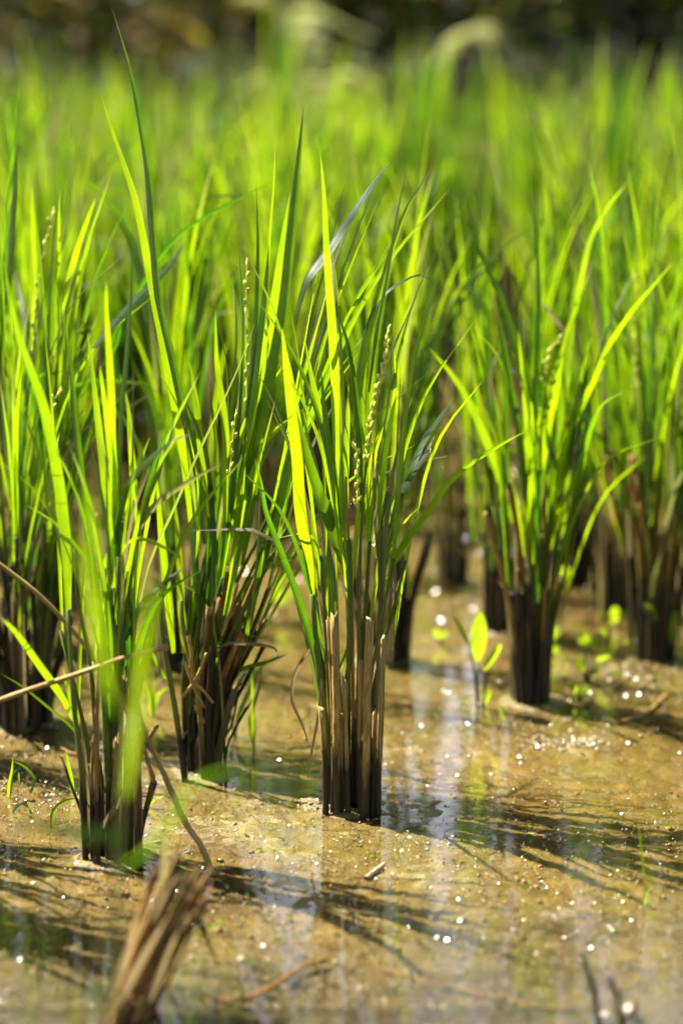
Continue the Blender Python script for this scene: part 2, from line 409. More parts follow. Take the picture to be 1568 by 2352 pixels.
TSHIFT = [0.]
def grow(c, rr, stem_n, stub_n, leaf_n, r, h, lean=(0, 0), spread=1.0, stub_h=(.07, .17), green_from=.3, wd=(.003, .0068), wet=.5, n=13, cross=5, sink=.02, pan=0):
    """yields (kind, Buf) for stalks, stems and leaves of one clump standing at c"""
    for (x, y) in clump_points(c, stub_n, r, rr):
        b = Buf(); hh = stub_h[0] + (stub_h[1] - stub_h[0]) * rr.random() ** 1.3; ox, oy = (x - c[0]) * .6 * hh / .12 + rr.gauss(0, .09) * hh, (y - c[1]) * .6 * hh / .12 + rr.gauss(0, .07) * hh
        top = (x + ox + lean[0] * hh, y + oy + lean[1] * hh, hh); rad = rr.uniform(.0012, .0036)
        tube(b, [(x, y, -sink), (x + ox * .25 + rr.uniform(-.003, .003), y + oy * .3, hh * .35), (x + ox * .6 + lean[0] * hh * .6 + rr.uniform(-.003, .003), y + oy * .6, hh * .7), top], rad, rad * rr.uniform(.7, 1.1), max(.3, wet + rr.uniform(-.25, .15)), rr.uniform(.75, 1), n=n, sides=7, ragged=.005, flat=rr.uniform(.5, .9), nodes=(rr.uniform(.3, .8),) if rr.random() < .5 else ())
        yield 'stubble', b
    for (x, y) in clump_points(c, max(4, int(stub_n * .6)), r * 1.15, rr):
        b = Buf(); hh = rr.uniform(*stub_h) * rr.uniform(.6, 1.35); dx, dy = (x - c[0]) / r, (y - c[1]) / r; cu = rr.uniform(.1, .9)
        blade(b, [(x, y, -.005), (x + dx * .003 + lean[0] * hh * .5, y + dy * .003, hh * .5), (x + dx * .010 + lean[0] * hh, y + dy * .01, hh * .9), (x + dx * (.012 + .03 * cu) + lean[0] * hh, y + dy * (.012 + .02 * cu) + rr.uniform(-.01, .01), hh * (1.05 - .25 * cu))], rr.uniform(.002, .007), rr.uniform(-.8, .8), .4, rr.uniform(.85, 1.), n=9, fold=.5, twist=rr.uniform(-1.2, 1.2), base=.8, cross=cross)
        yield 'dry_leaf', b
    tops = []
    for (x, y) in clump_points(c, stem_n, r * .9, rr):
        b = Buf(); hh = h * rr.uniform(.32, .55)
        dx, dy = (x - c[0]) / max(r, 1e-3), (y - c[1]) / max(r, 1e-3)
        top = np.array((x + (dx * .035 * spread + rr.uniform(-.012, .012)) * hh / .25 + lean[0] * hh, y + (dy * .035 * spread + rr.uniform(-.012, .012)) * hh / .25 + lean[1] * hh, hh))
        tube(b, [(x, y, -sink), (x + dx * .004, y + dy * .004, hh * .45), top], rr.uniform(.0022, .0034), .0015, rr.uniform(.1, .7), rr.uniform(.25, .75), 0., n=9, sides=6, nodes=(.5,))
        yield 'stem', b
        tops.append((np.array((x, y, 0.)), top, (dx, dy)))
    for i in range(leaf_n):
        bs, tp, (dx, dy) = tops[i % len(tops)]
        s = rr.uniform(.38, 1.0); o = bs + (tp - bs) * s
        az = math.atan2(dy, dx) + rr.uniform(-1.3, 1.3) if rr.random() < .8 else rr.random() * 6.283
        ln = h * rr.uniform(.42, .72) * (1.12 - .25 * (1 - s))
        out = rr.uniform(.02, .24) * spread if rr.random() < .85 else rr.uniform(.25, .55) * spread
        droop = rr.uniform(0, .05) + (.25 if rr.random() < .05 else 0)
        d = np.array((math.cos(az), math.sin(az), 0)); up = np.array((lean[0], lean[1], 1.))
        p = [o, o + up * ln * .36 + d * ln * out * .22, o + up * ln * (.68 - droop * .15) + d * ln * out * .55, o + up * ln * (1 - out * .28 - droop) + d * ln * (out * 1.05 + droop * .5)]
        b = Buf(); dryl = 0 if rr.random() < .88 else rr.uniform(.15, 1)
        blade(b, p, rr.uniform(*wd), rr.uniform(-1.2, 1.2), min(1, max(0, rr.gauss(.40 + TSHIFT[0], .5))), dryl, rr.choice([0, 0, .05, .1, .2]), n=n, fold=rr.uniform(.12, .35), twist=rr.uniform(-.5, .7), cross=cross)
        yield 'leaf', b
    for i in range(pan):
        bs, tp, (dx, dy) = tops[rr.randrange(len(tops))]
        yield 'panicle', panicle_buf([tp, tp + np.array((dx * .02, dy * .02, h * .2)), tp + np.array((dx * .05, dy * .05, h * .38))], rr)

def panicle_buf(pts, rr, ln=.0078, step=.0036, r=.0018, from_t=.25, spread=1.0):
    b = Buf(); tube(b, pts, .0009, .0005, .2, .2, n=14, sides=5)
    c = resample(pts, 60); T = unit(np.gradient(c, axis=0)); tot = float(np.sum(np.linalg.norm(np.diff(c, axis=0), axis=1)))
    k = int(tot * (1 - from_t) / step)
    for i in range(k):
        j = int((from_t + (1 - from_t) * i / max(1, k)) * 59); a = i * 2.4 + rr.uniform(-.4, .4)
        e1 = unit(np.cross(T[j], VW)); e2 = np.cross(T[j], e1); o = e1 * math.cos(a) + e2 * math.sin(a)
        s = c[j] + o * .0008; spindle(b, s, s + T[j] * ln * rr.uniform(.8, 1.1) + o * ln * rr.uniform(.15, .42) * spread, r * rr.uniform(.8, 1.15))
    return b

def add_part(root, kind, b):
    name = {'stubble': 'stubble_stalk'}.get(kind, kind)
    return b.build(name, {'leaf': M_LEAF, 'dry_leaf': M_LEAF, 'panicle': M_GRAIN}.get(kind, M_STEM), root, root.location)

THETA = {'b': (.6, 1.05), 'd': (-.85, -.35), 'n': (-.3, .5), 'p': (-1.25, -.9), 't': (.1, .7), 'r': (-.3, .5)}
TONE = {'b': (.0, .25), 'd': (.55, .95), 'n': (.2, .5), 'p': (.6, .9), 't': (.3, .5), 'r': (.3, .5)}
def traced_leaf(root, pts, wpx, kind, Y0, Yt=None, bow=0., tipdry=0., rr=rng, n=22, twist=None, dry=None, theta=None):
    """pts run from tip to base as seen; Y0 is how far the base stands, Yt the tip"""
    pts = pts[::-1]; Yt = Y0 + rr.uniform(-.05, .06) if Yt is None else Yt
    k = len(pts); p3 = []
    for i, (x, y) in enumerate(pts):
        t = i / (k - 1); p3.append(P(x, y, Y0 + (Yt - Y0) * t ** 1.3 + bow * math.sin(math.pi * t)))
    th = rr.uniform(*THETA[kind]) if theta is None else theta; wd = wpx * Y0 * 1.02 / FPX / max(.5, abs(math.cos(th))) * 1.0
    b = Buf(); d = dry if dry is not None else {'t': .85, 'r': 1.}.get(kind, 0.)
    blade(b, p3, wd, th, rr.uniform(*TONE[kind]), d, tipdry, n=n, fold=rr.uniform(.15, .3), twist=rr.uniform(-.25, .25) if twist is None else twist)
    o = b.build('leaf', M_LEAF, root, root.location)
    if kind == 'r': o['label'] = 'withered brown leaf'
    elif kind == 't': o['label'] = 'dry tan leaf'
    return o
def traced_tube(root, pts, wpx0, wpx1, Y0, Yt=None, tone=.3, dry=0., dry1=None, name='stem', nodes=(), ragged=0., sink=True, n=14, label=None, mat=None):
    """pts run from the ground upward"""
    Yt = Y0 if Yt is None else Yt; k = len(pts)
    p3 = [P(x, y, Y0 + (Yt - Y0) * i / (k - 1)) for i, (x, y) in enumerate(pts)]
    if sink: p3[0] = np.array((p3[0][0], p3[0][1], -.02))
    b = Buf(); tube(b, p3, wpx0 * Y0 * .51 / FPX, wpx1 * Y0 * .51 / FPX, tone, dry, dry1, n=n, sides=8, nodes=nodes, ragged=ragged, flat=.85)
    o = b.build(name, mat or M_STEM, root, root.location)
    if label: o['label'] = label
    return o
def traced_panicle(root, pts, Y0, Yt=None, rr=rng, from_t=.0, **kw):
    Yt = Y0 if Yt is None else Yt; pts = pts[::-1]; k = len(pts)
    p3 = [P(x, y, Y0 + (Yt - Y0) * i / (k - 1)) for i, (x, y) in enumerate(pts)]
    return panicle_buf(p3, rr, from_t=from_t, **kw).build('panicle', M_GRAIN, root, root.location)

NEAR = 'rice clumps in the front rows'
def near_clump(px, py, label, seed, **kw):
    g = G(px, py); root = empty('rice_plant', (g[0], g[1], 0), label, 'rice plant', NEAR)
    rr = random.Random(seed); caps = {}
    for kind, b in grow((g[0], g[1]), rr, **kw):
        add_part(root, kind, b)
    return root, float(g[1]), rr

# ---- the sharp clump in the middle
C, yC, rC = near_clump(800, 1846, 'sharpest tall rice clump with pale cut stalks and a yellow seed head', 14,
    stem_n=9, stub_n=9, leaf_n=22, r=.023, h=.50, spread=1.0, stub_h=(.05, .13), pan=0)
for pts, wpx, kind, kw in [
    ([(735, 345), (745, 450), (752, 588), (762, 713), (770, 830), (775, 950), (780, 1120), (790, 1300)], 22, 'b', {}),
    ([(1004, 360), (964, 430), (934, 475), (914, 530), (894, 588), (874, 663), (849, 753), (834, 838), (829, 938), (831, 1053), (835, 1180)], 17, 'n', dict(tipdry=.18)),
    ([(934, 390), (919, 450), (904, 525), (885, 640), (862, 760), (845, 900)], 12, 'p', {}),
    ([(896, 370), (849, 430), (809, 490), (784, 525), (750, 580), (705, 640), (680, 720)], 18, 'p', dict(Yt=yC + .12)),
    ([(1014, 668), (985, 640), (959, 630), (919, 648), (884, 673), (845, 733), (820, 850), (810, 1000)], 13, 'p', {}),
    ([(648, 753), (660, 863), (675, 978), (685, 1063), (692, 1176), (710, 1276), (718, 1366)], 25, 'b', dict(Yt=yC - .08)),
    ([(585, 1053), (600, 1113), (610, 1176), (640, 1256), (670, 1336), (700, 1426), (725, 1526), (735, 1600)], 17, 'd', dict(Yt=yC - .1)),
    ([(675, 930), (700, 1030), (720, 1100), (745, 1170), (770, 1240), (800, 1330)], 30, 'd', {}),
    ([(1211, 988), (1164, 1013), (1114, 1043), (1064, 1078), (1019, 1123), (979, 1181), (934, 1241), (904, 1296), (879, 1371)], 17, 'n', dict(Yt=yC - .1)),
    ([(999, 998), (974, 1048), (934, 1108), (904, 1163), (880, 1240), (868, 1330)], 18, 'd', dict(tipdry=.2)),
    ([(929, 863), (904, 928), (884, 978), (862, 1038), (852, 1130), (848, 1240)], 20, 'b', {}),
    ([(1046, 908), (1004, 963), (969, 1013), (940, 1080), (905, 1180), (880, 1300)], 24, 'p', dict(Yt=yC + .12)),
    ([(737, 850), (742, 930), (750, 1010), (760, 1100), (775, 1250)], 20, 'p', {}),
    ([(800, 880), (800, 960), (797, 1060), (795, 1180), (800, 1320)], 17, 'b', {}),
    ([(770, 700), (800, 800), (815, 900), (822, 1000), (830, 1180)], 14, 'd', {}),
    ([(905, 800), (910, 880), (900, 960), (885, 1050), (872, 1160), (868, 1280)], 16, 'b', {}),
    ([(700, 780), (715, 860), (735, 950), (760, 1080), (785, 1230)], 18, 'b', {}),
    ([(715, 1120), (735, 1190), (757, 1290), (770, 1380)], 16, 'd', {}),
    ([(808, 1430), (795, 1500), (770, 1560), (752, 1600)], 9, 'b', dict(tipdry=.3)),
    ([(962, 1165), (930, 1200), (900, 1250), (884, 1310)], 12, 'b', {}),
    ([(590, 690), (640, 760), (690, 850), (730, 960), (760, 1090)], 13, 'd', {}),
]:
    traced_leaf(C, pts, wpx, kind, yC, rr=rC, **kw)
traced_leaf(C, [(710, 1716), (695, 1666), (672, 1611), (677, 1551), (707, 1496), (725, 1480)], 9, 'r', yC)
traced_leaf(C, [(705, 1800), (715, 1730), (731, 1640), (738, 1560)], 8, 'r', yC - .02)
traced_leaf(C, [(854, 1028), (859, 1088), (862, 1173), (866, 1280)], 9, 'r', yC - .01)
for pts, a, b, kw in [
    ([(762, 1850), (755, 1726), (740, 1601), (725, 1476), (718, 1366)], 20, 12, dict(dry=.25, dry1=0., nodes=(.5, 1.))),
    ([(862, 1842), (872, 1700), (878, 1500), (872, 1320), (875, 1200), (890, 1130)], 17, 8, dict(dry=.5, dry1=0., tone=.2, nodes=(.55,))),
    ([(790, 1848), (788, 1700), (802, 1500), (803, 1330), (800, 1240)], 19, 12, dict(dry=.4, dry1=0., tone=.3)),
    ([(815, 1850), (822, 1700), (824, 1500), (826, 1300), (833, 1150), (841, 1058)], 14, 5, dict(dry=.5, dry1=.05, nodes=(.4, .7))),
    ([(808, 1850), (810, 1500), (803, 1300), (797, 1173), (794, 1095)], 9, 6, dict(dry=.9, dry1=1., tone=.6)),
]: traced_tube(C, pts, a, b, yC - .012, **kw)
for pts, a, b in [
    ([(838, 1850), (842, 1640), (850, 1428)], 25, 19), ([(776, 1845), (774, 1640), (767, 1415)], 21, 17), ([(868, 1830), (872, 1640), (881, 1468)], 13, 11),
    ([(748, 1835), (745, 1740), (738, 1640)], 15, 12), ([(800, 1850), (797, 1760), (790, 1560)], 15, 10), ([(855, 1850), (858, 1740), (862, 1640)], 16, 12), ([(762, 1850), (765, 1700), (754, 1430)], 10, 7),
    ([(829, 1850), (828, 1680), (829, 1530)], 14, 11), ([(783, 1850), (781, 1740), (783, 1650)], 18, 15)]:
    traced_tube(C, pts, a, b, yC - .034 + rC.uniform(-.004, .004), tone=.2, dry=.95, name='stubble_stalk', ragged=.004)
traced_panicle(C, [(891, 753), (889, 803), (876, 858), (861, 918), (849, 988), (841, 1060)], yC - .055, rr=rC)
traced_panicle(C, [(816, 1018), (821, 1068), (821, 1165)], yC - .055, rr=rC, step=.005)

# ---- clump with crossing straws, front
F, yF, rF = near_clump(262, 1965, 'slender rice clump crossed by two fallen straws, standing nearest of the sharp clumps', 23,
    stem_n=9, stub_n=9, leaf_n=28, r=.023, h=.44, spread=.9, stub_h=(.04, .14))
for pts, wpx, kind, kw in [
    ([(22, 658), (40, 760), (75, 858), (100, 930), (118, 1010), (138, 1120), (152, 1250), (158, 1400)], 26, 'n', dict(Yt=yF - .08)),
    ([(115, 633), (140, 708), (160, 828), (175, 988), (192, 1138), (205, 1250), (215, 1400)], 19, 'd', {}),
    ([(202, 760), (215, 863), (230, 988), (242, 1088), (252, 1200), (262, 1350)], 18, 'b', {}),
    ([(230, 840), (240, 913), (255, 1023), (265, 1113), (270, 1250)], 16, 'b', {}),
    ([(245, 645), (245, 713), (252, 813), (257, 913), (258, 1010), (264, 1120), (270, 1280)], 18, 'b', {}),
    ([(307, 520), (302, 640), (291, 800), (277, 950), (272, 1090), (272, 1280)], 15, 'd', {}),
    ([(275, 858), (295, 933), (302, 1013), (309, 1118), (306, 1220), (298, 1400)], 20, 'b', {}),
    ([(437, 998), (395, 1013), (345, 1053), (315, 1083), (287, 1130), (272, 1220)], 17, 'p', {}),
    ([(510, 1065), (465, 1088), (415, 1118), (370, 1148), (340, 1180), (305, 1240), (290, 1330)], 17, 't', dict(dry=.6)),
    ([(404, 953), (385, 1023), (360, 1088), (335, 1148), (308, 1240), (290, 1380)], 18, 'd', dict(tipdry=.2)),
    ([(345, 1003), (325, 1053), (305, 1120), (295, 1200)], 11, 'b', {}),
    ([(42, 933), (80, 1013), (110, 1113), (130, 1210), (150, 1330)], 11, 'd', {}),
    ([(0, 1416), (40, 1456), (90, 1526), (140, 1596), (172, 1656)], 16, 'n', dict(tipdry=.1, Yt=yF - .12)),
    ([(250, 1290), (250, 1366), (235, 1436), (230, 1530), (236, 1600)], 20, 'b', dict(dry=.22)),
    ([(422, 1303), (380, 1336), (345, 1366), (310, 1410), (288, 1470)], 14, 'p', {}),
    ([(422, 1286), (380, 1261), (325, 1241), (292, 1262), (278, 1330)], 14, 'b', {}),
    ([(190, 1390), (208, 1425), (222, 1470), (228, 1530)], 8, 'p', {}),
    ([(0, 1546), (50, 1576), (100, 1616), (165, 1671), (195, 1720)], 9, 'd', {}),
    ([(310, 1480), (295, 1560), (270, 1640)], 12, 'd', {}), ([(370, 1390), (340, 1460), (305, 1560)], 10, 'n', {}),
    ([(146, 1535), (160, 1590), (180, 1650)], 11, 'b', {}), ([(205, 1830), (195, 1880), (194, 1925)], 13, 'b', dict(dry=.25)),
    ([(362, 1420), (345, 1500), (300, 1600)], 9, 'n', {}), ([(300, 1130), (275, 1210), (245, 1290), (225, 1330)], 13, 'b', {}),
    ([(60, 1160), (95, 1180), (140, 1215), (200, 1290), (232, 1380)], 12, 'd', {}),
    ([(205, 1000), (222, 1090), (240, 1190), (252, 1320)], 14, 'd', {}),
]:
    traced_leaf(F, pts, wpx, kind, yF, rr=rF, **kw)
traced_leaf(F, [(155, 2010), (190, 1960), (235, 1900), (300, 1800)], 13, 'r', yF - .03)
traced_leaf(F, [(255, 1740), (300, 1700), (318, 1630), (300, 1560), (292, 1530)], 11, 't', yF - .03)
for pts, a, b, kw in [
    ([(197, 1930), (187, 1764), (172, 1640), (163, 1500), (157, 1400)], 17, 9, dict(dry=.3, dry1=.1, nodes=(.3, .7, 1.))),
    ([(228, 1960), (222, 1726), (208, 1526), (182, 1391), (172, 1260)], 16, 9, dict(dry=.6, dry1=.1, tone=.7, nodes=(.55,))),
    ([(250, 1960), (247, 1764), (240, 1626), (232, 1480)], 17, 13, dict(dry=.2, dry1=0., tone=.35)),
    ([(262, 1960), (258, 1726), (270, 1576), (283, 1440), (305, 1300)], 18, 9, dict(dry=.3, dry1=0., tone=.2)),
    ([(272, 1960), (275, 1700), (276, 1480), (272, 1280)], 14, 9, dict(dry=.4, dry1=0., tone=.7, nodes=(.6,))),
    ([(240, 1960), (280, 1560), (262, 1440), (250, 1300)], 9, 8, dict(dry=.6, dry1=.1, tone=.7)),
    ([(290, 1960), (296, 1700), (305, 1480), (298, 1380)], 13, 9, dict(dry=.4, dry1=0., tone=.4)),
]: traced_tube(F, pts, a, b, yF + rF.uniform(-.02, .01), **kw)
traced_tube(F, [(500, 1995), (470, 1955), (435, 1905), (405, 1845), (370, 1761), (335, 1690), (312, 1600), (290, 1530)], 16, 10, yF - .05, yF - .01, tone=.3, dry=.75, dry1=.9, nodes=(.4,), label='brown stem bent over onto the mud', mat=M_STRAW)
for pts, a, b in [
    ([(318, 1950), (315, 1750), (312, 1560)], 22, 17), ([(300, 1950), (300, 1740), (288, 1565)], 16, 12), ([(226, 1960), (222, 1760), (226, 1500)], 13, 9), ([(310, 1790), (325, 1730), (352, 1680)], 14, 10),
    ([(280, 1960), (288, 1800), (297, 1640)], 15, 11), ([(240, 1960), (246, 1750), (256, 1590)], 14, 10), ([(265, 1960), (272, 1800), (280, 1600)], 15, 11), ([(212, 1950), (210, 1820), (216, 1690)], 10, 7)]:
    traced_tube(F, pts, a, b, yF - .02 + rF.uniform(-.01, .02), tone=.5, dry=.95, name='stubble_stalk', ragged=.004, sink=pts[0][1] > 1900)
traced_panicle(F, [(142, 888), (120, 938), (122, 1013), (138, 1118), (150, 1190)], yF + .05, rr=rF, step=.008)

# ---- dark leaning clump, between the two
Mc, yM, rM = near_clump(468, 1768, 'dense rice clump leaning over, its thick base dark with rotting straw', 37,
    stem_n=14, stub_n=26, leaf_n=50, r=.020, h=.52, lean=(.20, 0), spread=1.25, stub_h=(.06, .20), pan=0, wet=.9)
for pts, wpx, kind, kw in [
    ([(258, 20), (295, 145), (315, 250), (328, 325), (338, 400), (345, 500), (352, 588), (362, 688), (388, 800), (415, 928), (435, 1013), (450, 1090), (470, 1250)], 20, 'd', {}),
    ([(232, 215), (250, 275), (280, 360), (310, 450), (330, 540), (348, 640), (372, 760), (400, 900), (425, 1060), (440, 1200)], 19, 'b', {}),
    ([(632, 320), (628, 425), (620, 525), (613, 620), (600, 740), (580, 900)], 9, 'n', {}),
    ([(588, 420), (590, 475), (592, 550), (590, 650), (582, 800), (565, 960)], 12, 'd', {}),
    ([(697, 245), (690, 320), (680, 420), (668, 540), (655, 663), (640, 763), (612, 900), (590, 1010), (565, 1150)], 27, 'd', {}),
    ([(667, 440), (655, 520), (642, 620), (630, 713), (615, 788), (600, 913), (580, 1050), (550, 1220)], 26, 'b', {}),
    ([(618, 560), (611, 640), (600, 740), (588, 830), (575, 950), (555, 1120)], 20, 'd', {}),
    ([(725, 915), (685, 953), (635, 988), (590, 1038), (555, 1113), (530, 1230)], 18, 'n', {}),
    ([(495, 713), (500, 838), (515, 938), (522, 1040), (518, 1200)], 18, 'b', {}),
    ([(435, 828), (450, 913), (462, 1013), (480, 1130), (490, 1250)], 17, 'b', {}),
    ([(695, 1271), (640, 1291), (590, 1321), (560, 1350), (545, 1420)], 12, 'n', {}),
    ([(490, 1250), (497, 1330), (492, 1420), (490, 1480)], 20, 'b', {}),
    ([(400, 1331), (440, 1356), (475, 1391), (495, 1446), (500, 1510)], 13, 'p', {}),
    ([(660, 1503), (610, 1521), (565, 1533), (530, 1550)], 9, 'd', {}),
    ([(521, 1440), (512, 1490), (503, 1536)], 14, 'b', {}),
    ([(360, 1090), (370, 1200), (382, 1310), (392, 1400), (400, 1500)], 17, 'b', {}),
    ([(400, 1130), (412, 1260), (418, 1380), (424, 1500)], 18, 'b', {}),
    ([(355, 1440), (345, 1490), (380, 1560)], 9, 'n', {}),
    ([(540, 780), (545, 900), (540, 1020), (530, 1160), (520, 1300)], 17, 'd', {}),
    ([(470, 980), (478, 1080), (487, 1200), (495, 1330)], 16, 'd', {}),
    ([(600, 1000), (590, 1090), (575, 1180), (555, 1300)], 16, 'd', {}),
    ([(565, 1050), (555, 1140), (540, 1260), (525, 1380)], 15, 'b', {}),
    ([(425, 560), (380, 620), (310, 690), (255, 750), (215, 800)], 17, 'p', dict(Yt=yM + .2)),
    ([(650, 840), (610, 900), (570, 960), (540, 1050)], 12, 'b', {}),
    ([(645, 985), (600, 1060), (575, 1130), (555, 1230)], 13, 'd', {}),
    ([(620, 1180), (595, 1290), (560, 1400), (540, 1500)], 10, 'b', {}),
    ([(430, 1090), (440, 1180), (445, 1290), (455, 1420)], 20, 'd', {}),
]:
    traced_leaf(Mc, pts, wpx, kind, yM, rr=rM, **kw)
traced_leaf(Mc, [(587, 738), (550, 838), (505, 938), (450, 1053), (400, 1168), (345, 1290), (318, 1400)], 7, 't', yM - .2, yM - .12, dry=.4)
traced_leaf(Mc, [(636, 1520), (633, 1492), (600, 1482), (530, 1478), (500, 1490)], 10, 'r', yM - .03)
traced_leaf(Mc, [(610, 1467), (570, 1460), (530, 1448), (500, 1450)], 8, 'r', yM - .03)
for pts, a, b, kw in [
    ([(430, 1765), (405, 1650), (388, 1550), (372, 1450), (365, 1350)], 17, 11, dict(dry=.4, dry1=0., nodes=(.6,))),
    ([(520, 1740), (512, 1640), (505, 1540), (494, 1450), (490, 1380)], 7, 6, dict(dry=.7, dry1=.1)),
    ([(470, 1760), (455, 1600), (425, 1470), (415, 1380)], 15, 10, dict(dry=.8, dry1=.1)),
]: traced_tube(Mc, pts, a, b, yM - .035, **kw)
for k in range(9):
    x0 = rM.uniform(440, 500) * .5 + 235; x1 = x0 + rM.uniform(15, 90)
    traced_tube(Mc, [(x0, 1765), ((x0 + x1) / 2 - 8, 1600), (x1, rM.uniform(1300, 1500))], 18, 15, yM - .02 + rM.uniform(-.015, .02), tone=rM.uniform(.6, .85), dry=1., name='stubble_stalk', ragged=.005)
for pts in [[(425, 1520), (447, 1580), (470, 1625)], [(440, 1560), (470, 1590), (490, 1615)], [(420, 1600), (450, 1560), (475, 1500)], [(450, 1620), (458, 1640), (470, 1660)], [(432, 1460), (440, 1500), (437, 1550)], [(545, 1340), (530, 1400), (510, 1460)]]:
    traced_tube(Mc, pts, 9, 7, yM - .045, dry=.95, name='straw_splinter', sink=False)
for root_, Yr, rr_, bx_ in ((C, yC, rC, 800), (F, yF, rF, 262)):
    for k in range(9):
        x0 = bx_ + rr_.uniform(-55, 55); y0 = 1850 if root_ is C else 1970; x1 = x0 + rr_.uniform(-45, 45); ht = rr_.uniform(60, 300)
        traced_tube(root_, [(x0, y0), (x0 * .6 + x1 * .4 + rr_.uniform(-8, 8), y0 - ht * .5), (x1, y0 - ht)], rr_.uniform(3, 8), 3, Yr - .026 + rr_.uniform(-.01, .03), tone=rr_.uniform(.35, .8), dry=1., name='straw_splinter', ragged=.002)
traced_panicle(Mc, [(568, 590), (566, 688), (566, 788), (568, 930)], yM + .03, rr=rM, step=.009)
traced_panicle(Mc, [(543, 940), (535, 1013), (528, 1095)], yM - .04, rr=rM, step=.009)

# ---- clumps further in
Lc, yL, rL = near_clump(50, 1662, 'broad rice clump at the frame edge with a dark brown base and tall seed head', 41,
    stem_n=14, stub_n=40, leaf_n=90, r=.032, h=.56, spread=1.0, stub_h=(.08, .22), pan=1, wet=.95)
traced_panicle(Lc, [(125, 475), (100, 588), (82, 713), (76, 813), (74, 900)], yL, rr=rL, step=.008)
for pts, wpx, kind in [([(200, 410), (235, 450), (270, 495), (300, 560), (322, 640), (335, 740)], 24, 'p'), ([(38, 330), (32, 450), (25, 560), (15, 700)], 20, 'd'), ([(220, 455), (190, 540), (160, 640), (130, 760)], 13, 'b'), ([(75, 430), (78, 520), (80, 640), (75, 800)], 14, 'b')]:
    traced_leaf(Lc, pts, wpx, kind, yL + .05, rr=rL)
Rc, yR, rR = near_clump(1220, 1612, 'fan shaped rice clump on a narrow dark base beside the small oval leaved water plant', 53,
    stem_n=13, stub_n=24, leaf_n=30, r=.019, h=.46, spread=1.15, stub_h=(.10, .24), pan=0, wet=.8)
for pts, wpx, kind, kw in [
    ([(1066, 500), (1094, 560), (1120, 620), (1144, 673), (1179, 778), (1214, 878), (1244, 978), (1279, 1078)], 22, 'd', {}),
    ([(1544, 603), (1499, 658), (1449, 718), (1399, 798), (1369, 868), (1324, 968), (1289, 1063), (1270, 1200)], 20, 'b', {}),
    ([(1219, 410), (1224, 475), (1234, 588), (1236, 688), (1234, 788), (1229, 888), (1228, 1000), (1225, 1150)], 15, 'd', {}),
    ([(1292, 800), (1280, 860), (1269, 913), (1252, 983), (1240, 1080)], 40, 'b', {}),
    ([(1325, 600), (1314, 713), (1304, 813), (1294, 898), (1270, 1050), (1255, 1200)], 28, 'n', {}),
    ([(984, 798), (1044, 868), (1084, 938), (1124, 1028), (1154, 1113), (1180, 1200)], 20, 'n', {}),
    ([(1084, 838), (1104, 938), (1134, 1013), (1164, 1098), (1184, 1163), (1200, 1280)], 24, 'b', {}),
    ([(1220, 920), (1224, 978), (1224, 1088), (1221, 1173), (1222, 1300)], 17, 'b', {}),
    ([(1345, 1040), (1329, 1078), (1309, 1133), (1284, 1180), (1262, 1270)], 22, 'b', {}),
    ([(1140, 700), (1155, 800), (1172, 900), (1190, 1000), (1205, 1150)], 20, 'd', {}),
    ([(1190, 760), (1200, 850), (1210, 950), (1215, 1100)], 16, 'b', {}),
    ([(1439, 420), (1394, 480), (1359, 545), (1340, 620), (1318, 730)], 17, 'b', dict(Yt=yR + .1)),
    ([(1169, 783), (1134, 828), (1121, 908), (1128, 980)], 10, 't', {}),
    ([(1370, 850), (1340, 930), (1310, 1020), (1285, 1130)], 18, 'n', {}),
]:
    traced_leaf(Rc, pts, wpx, kind, yR, rr=rR, **kw)
traced_panicle(Rc, [(1294, 773), (1264, 803), (1249, 858), (1245, 950)], yR, rr=rR, step=.006)
o_ = traced_leaf(Rc, [(1238, 688), (1262, 716), (1298, 765)], 9, 'r', yR + .04, rr=rR); o_['label'] = 'short orange brown dead leaf'
RRc, yRR, rRR = near_clump(1503, 1508, 'bushy rice clump with brown stalks by the frame edge, behind the sparkling wet mud', 61,
    stem_n=16, stub_n=34, leaf_n=64, r=.026, h=.52, spread=1.1, stub_h=(.10, .26), pan=1, wet=.85)
traced_panicle(RRc, [(1470, 605), (1462, 700), (1458, 780), (1462, 900)], yRR, rr=rRR, step=.006)
traced_leaf(RRc, [(1530, 775), (1500, 755), (1470, 790), (1460, 880)], 14, 'p', yRR, rr=rRR)
traced_leaf(RRc, [(1380, 770), (1400, 850), (1430, 950), (1460, 1080)], 18, 'd', yRR, rr=rRR)

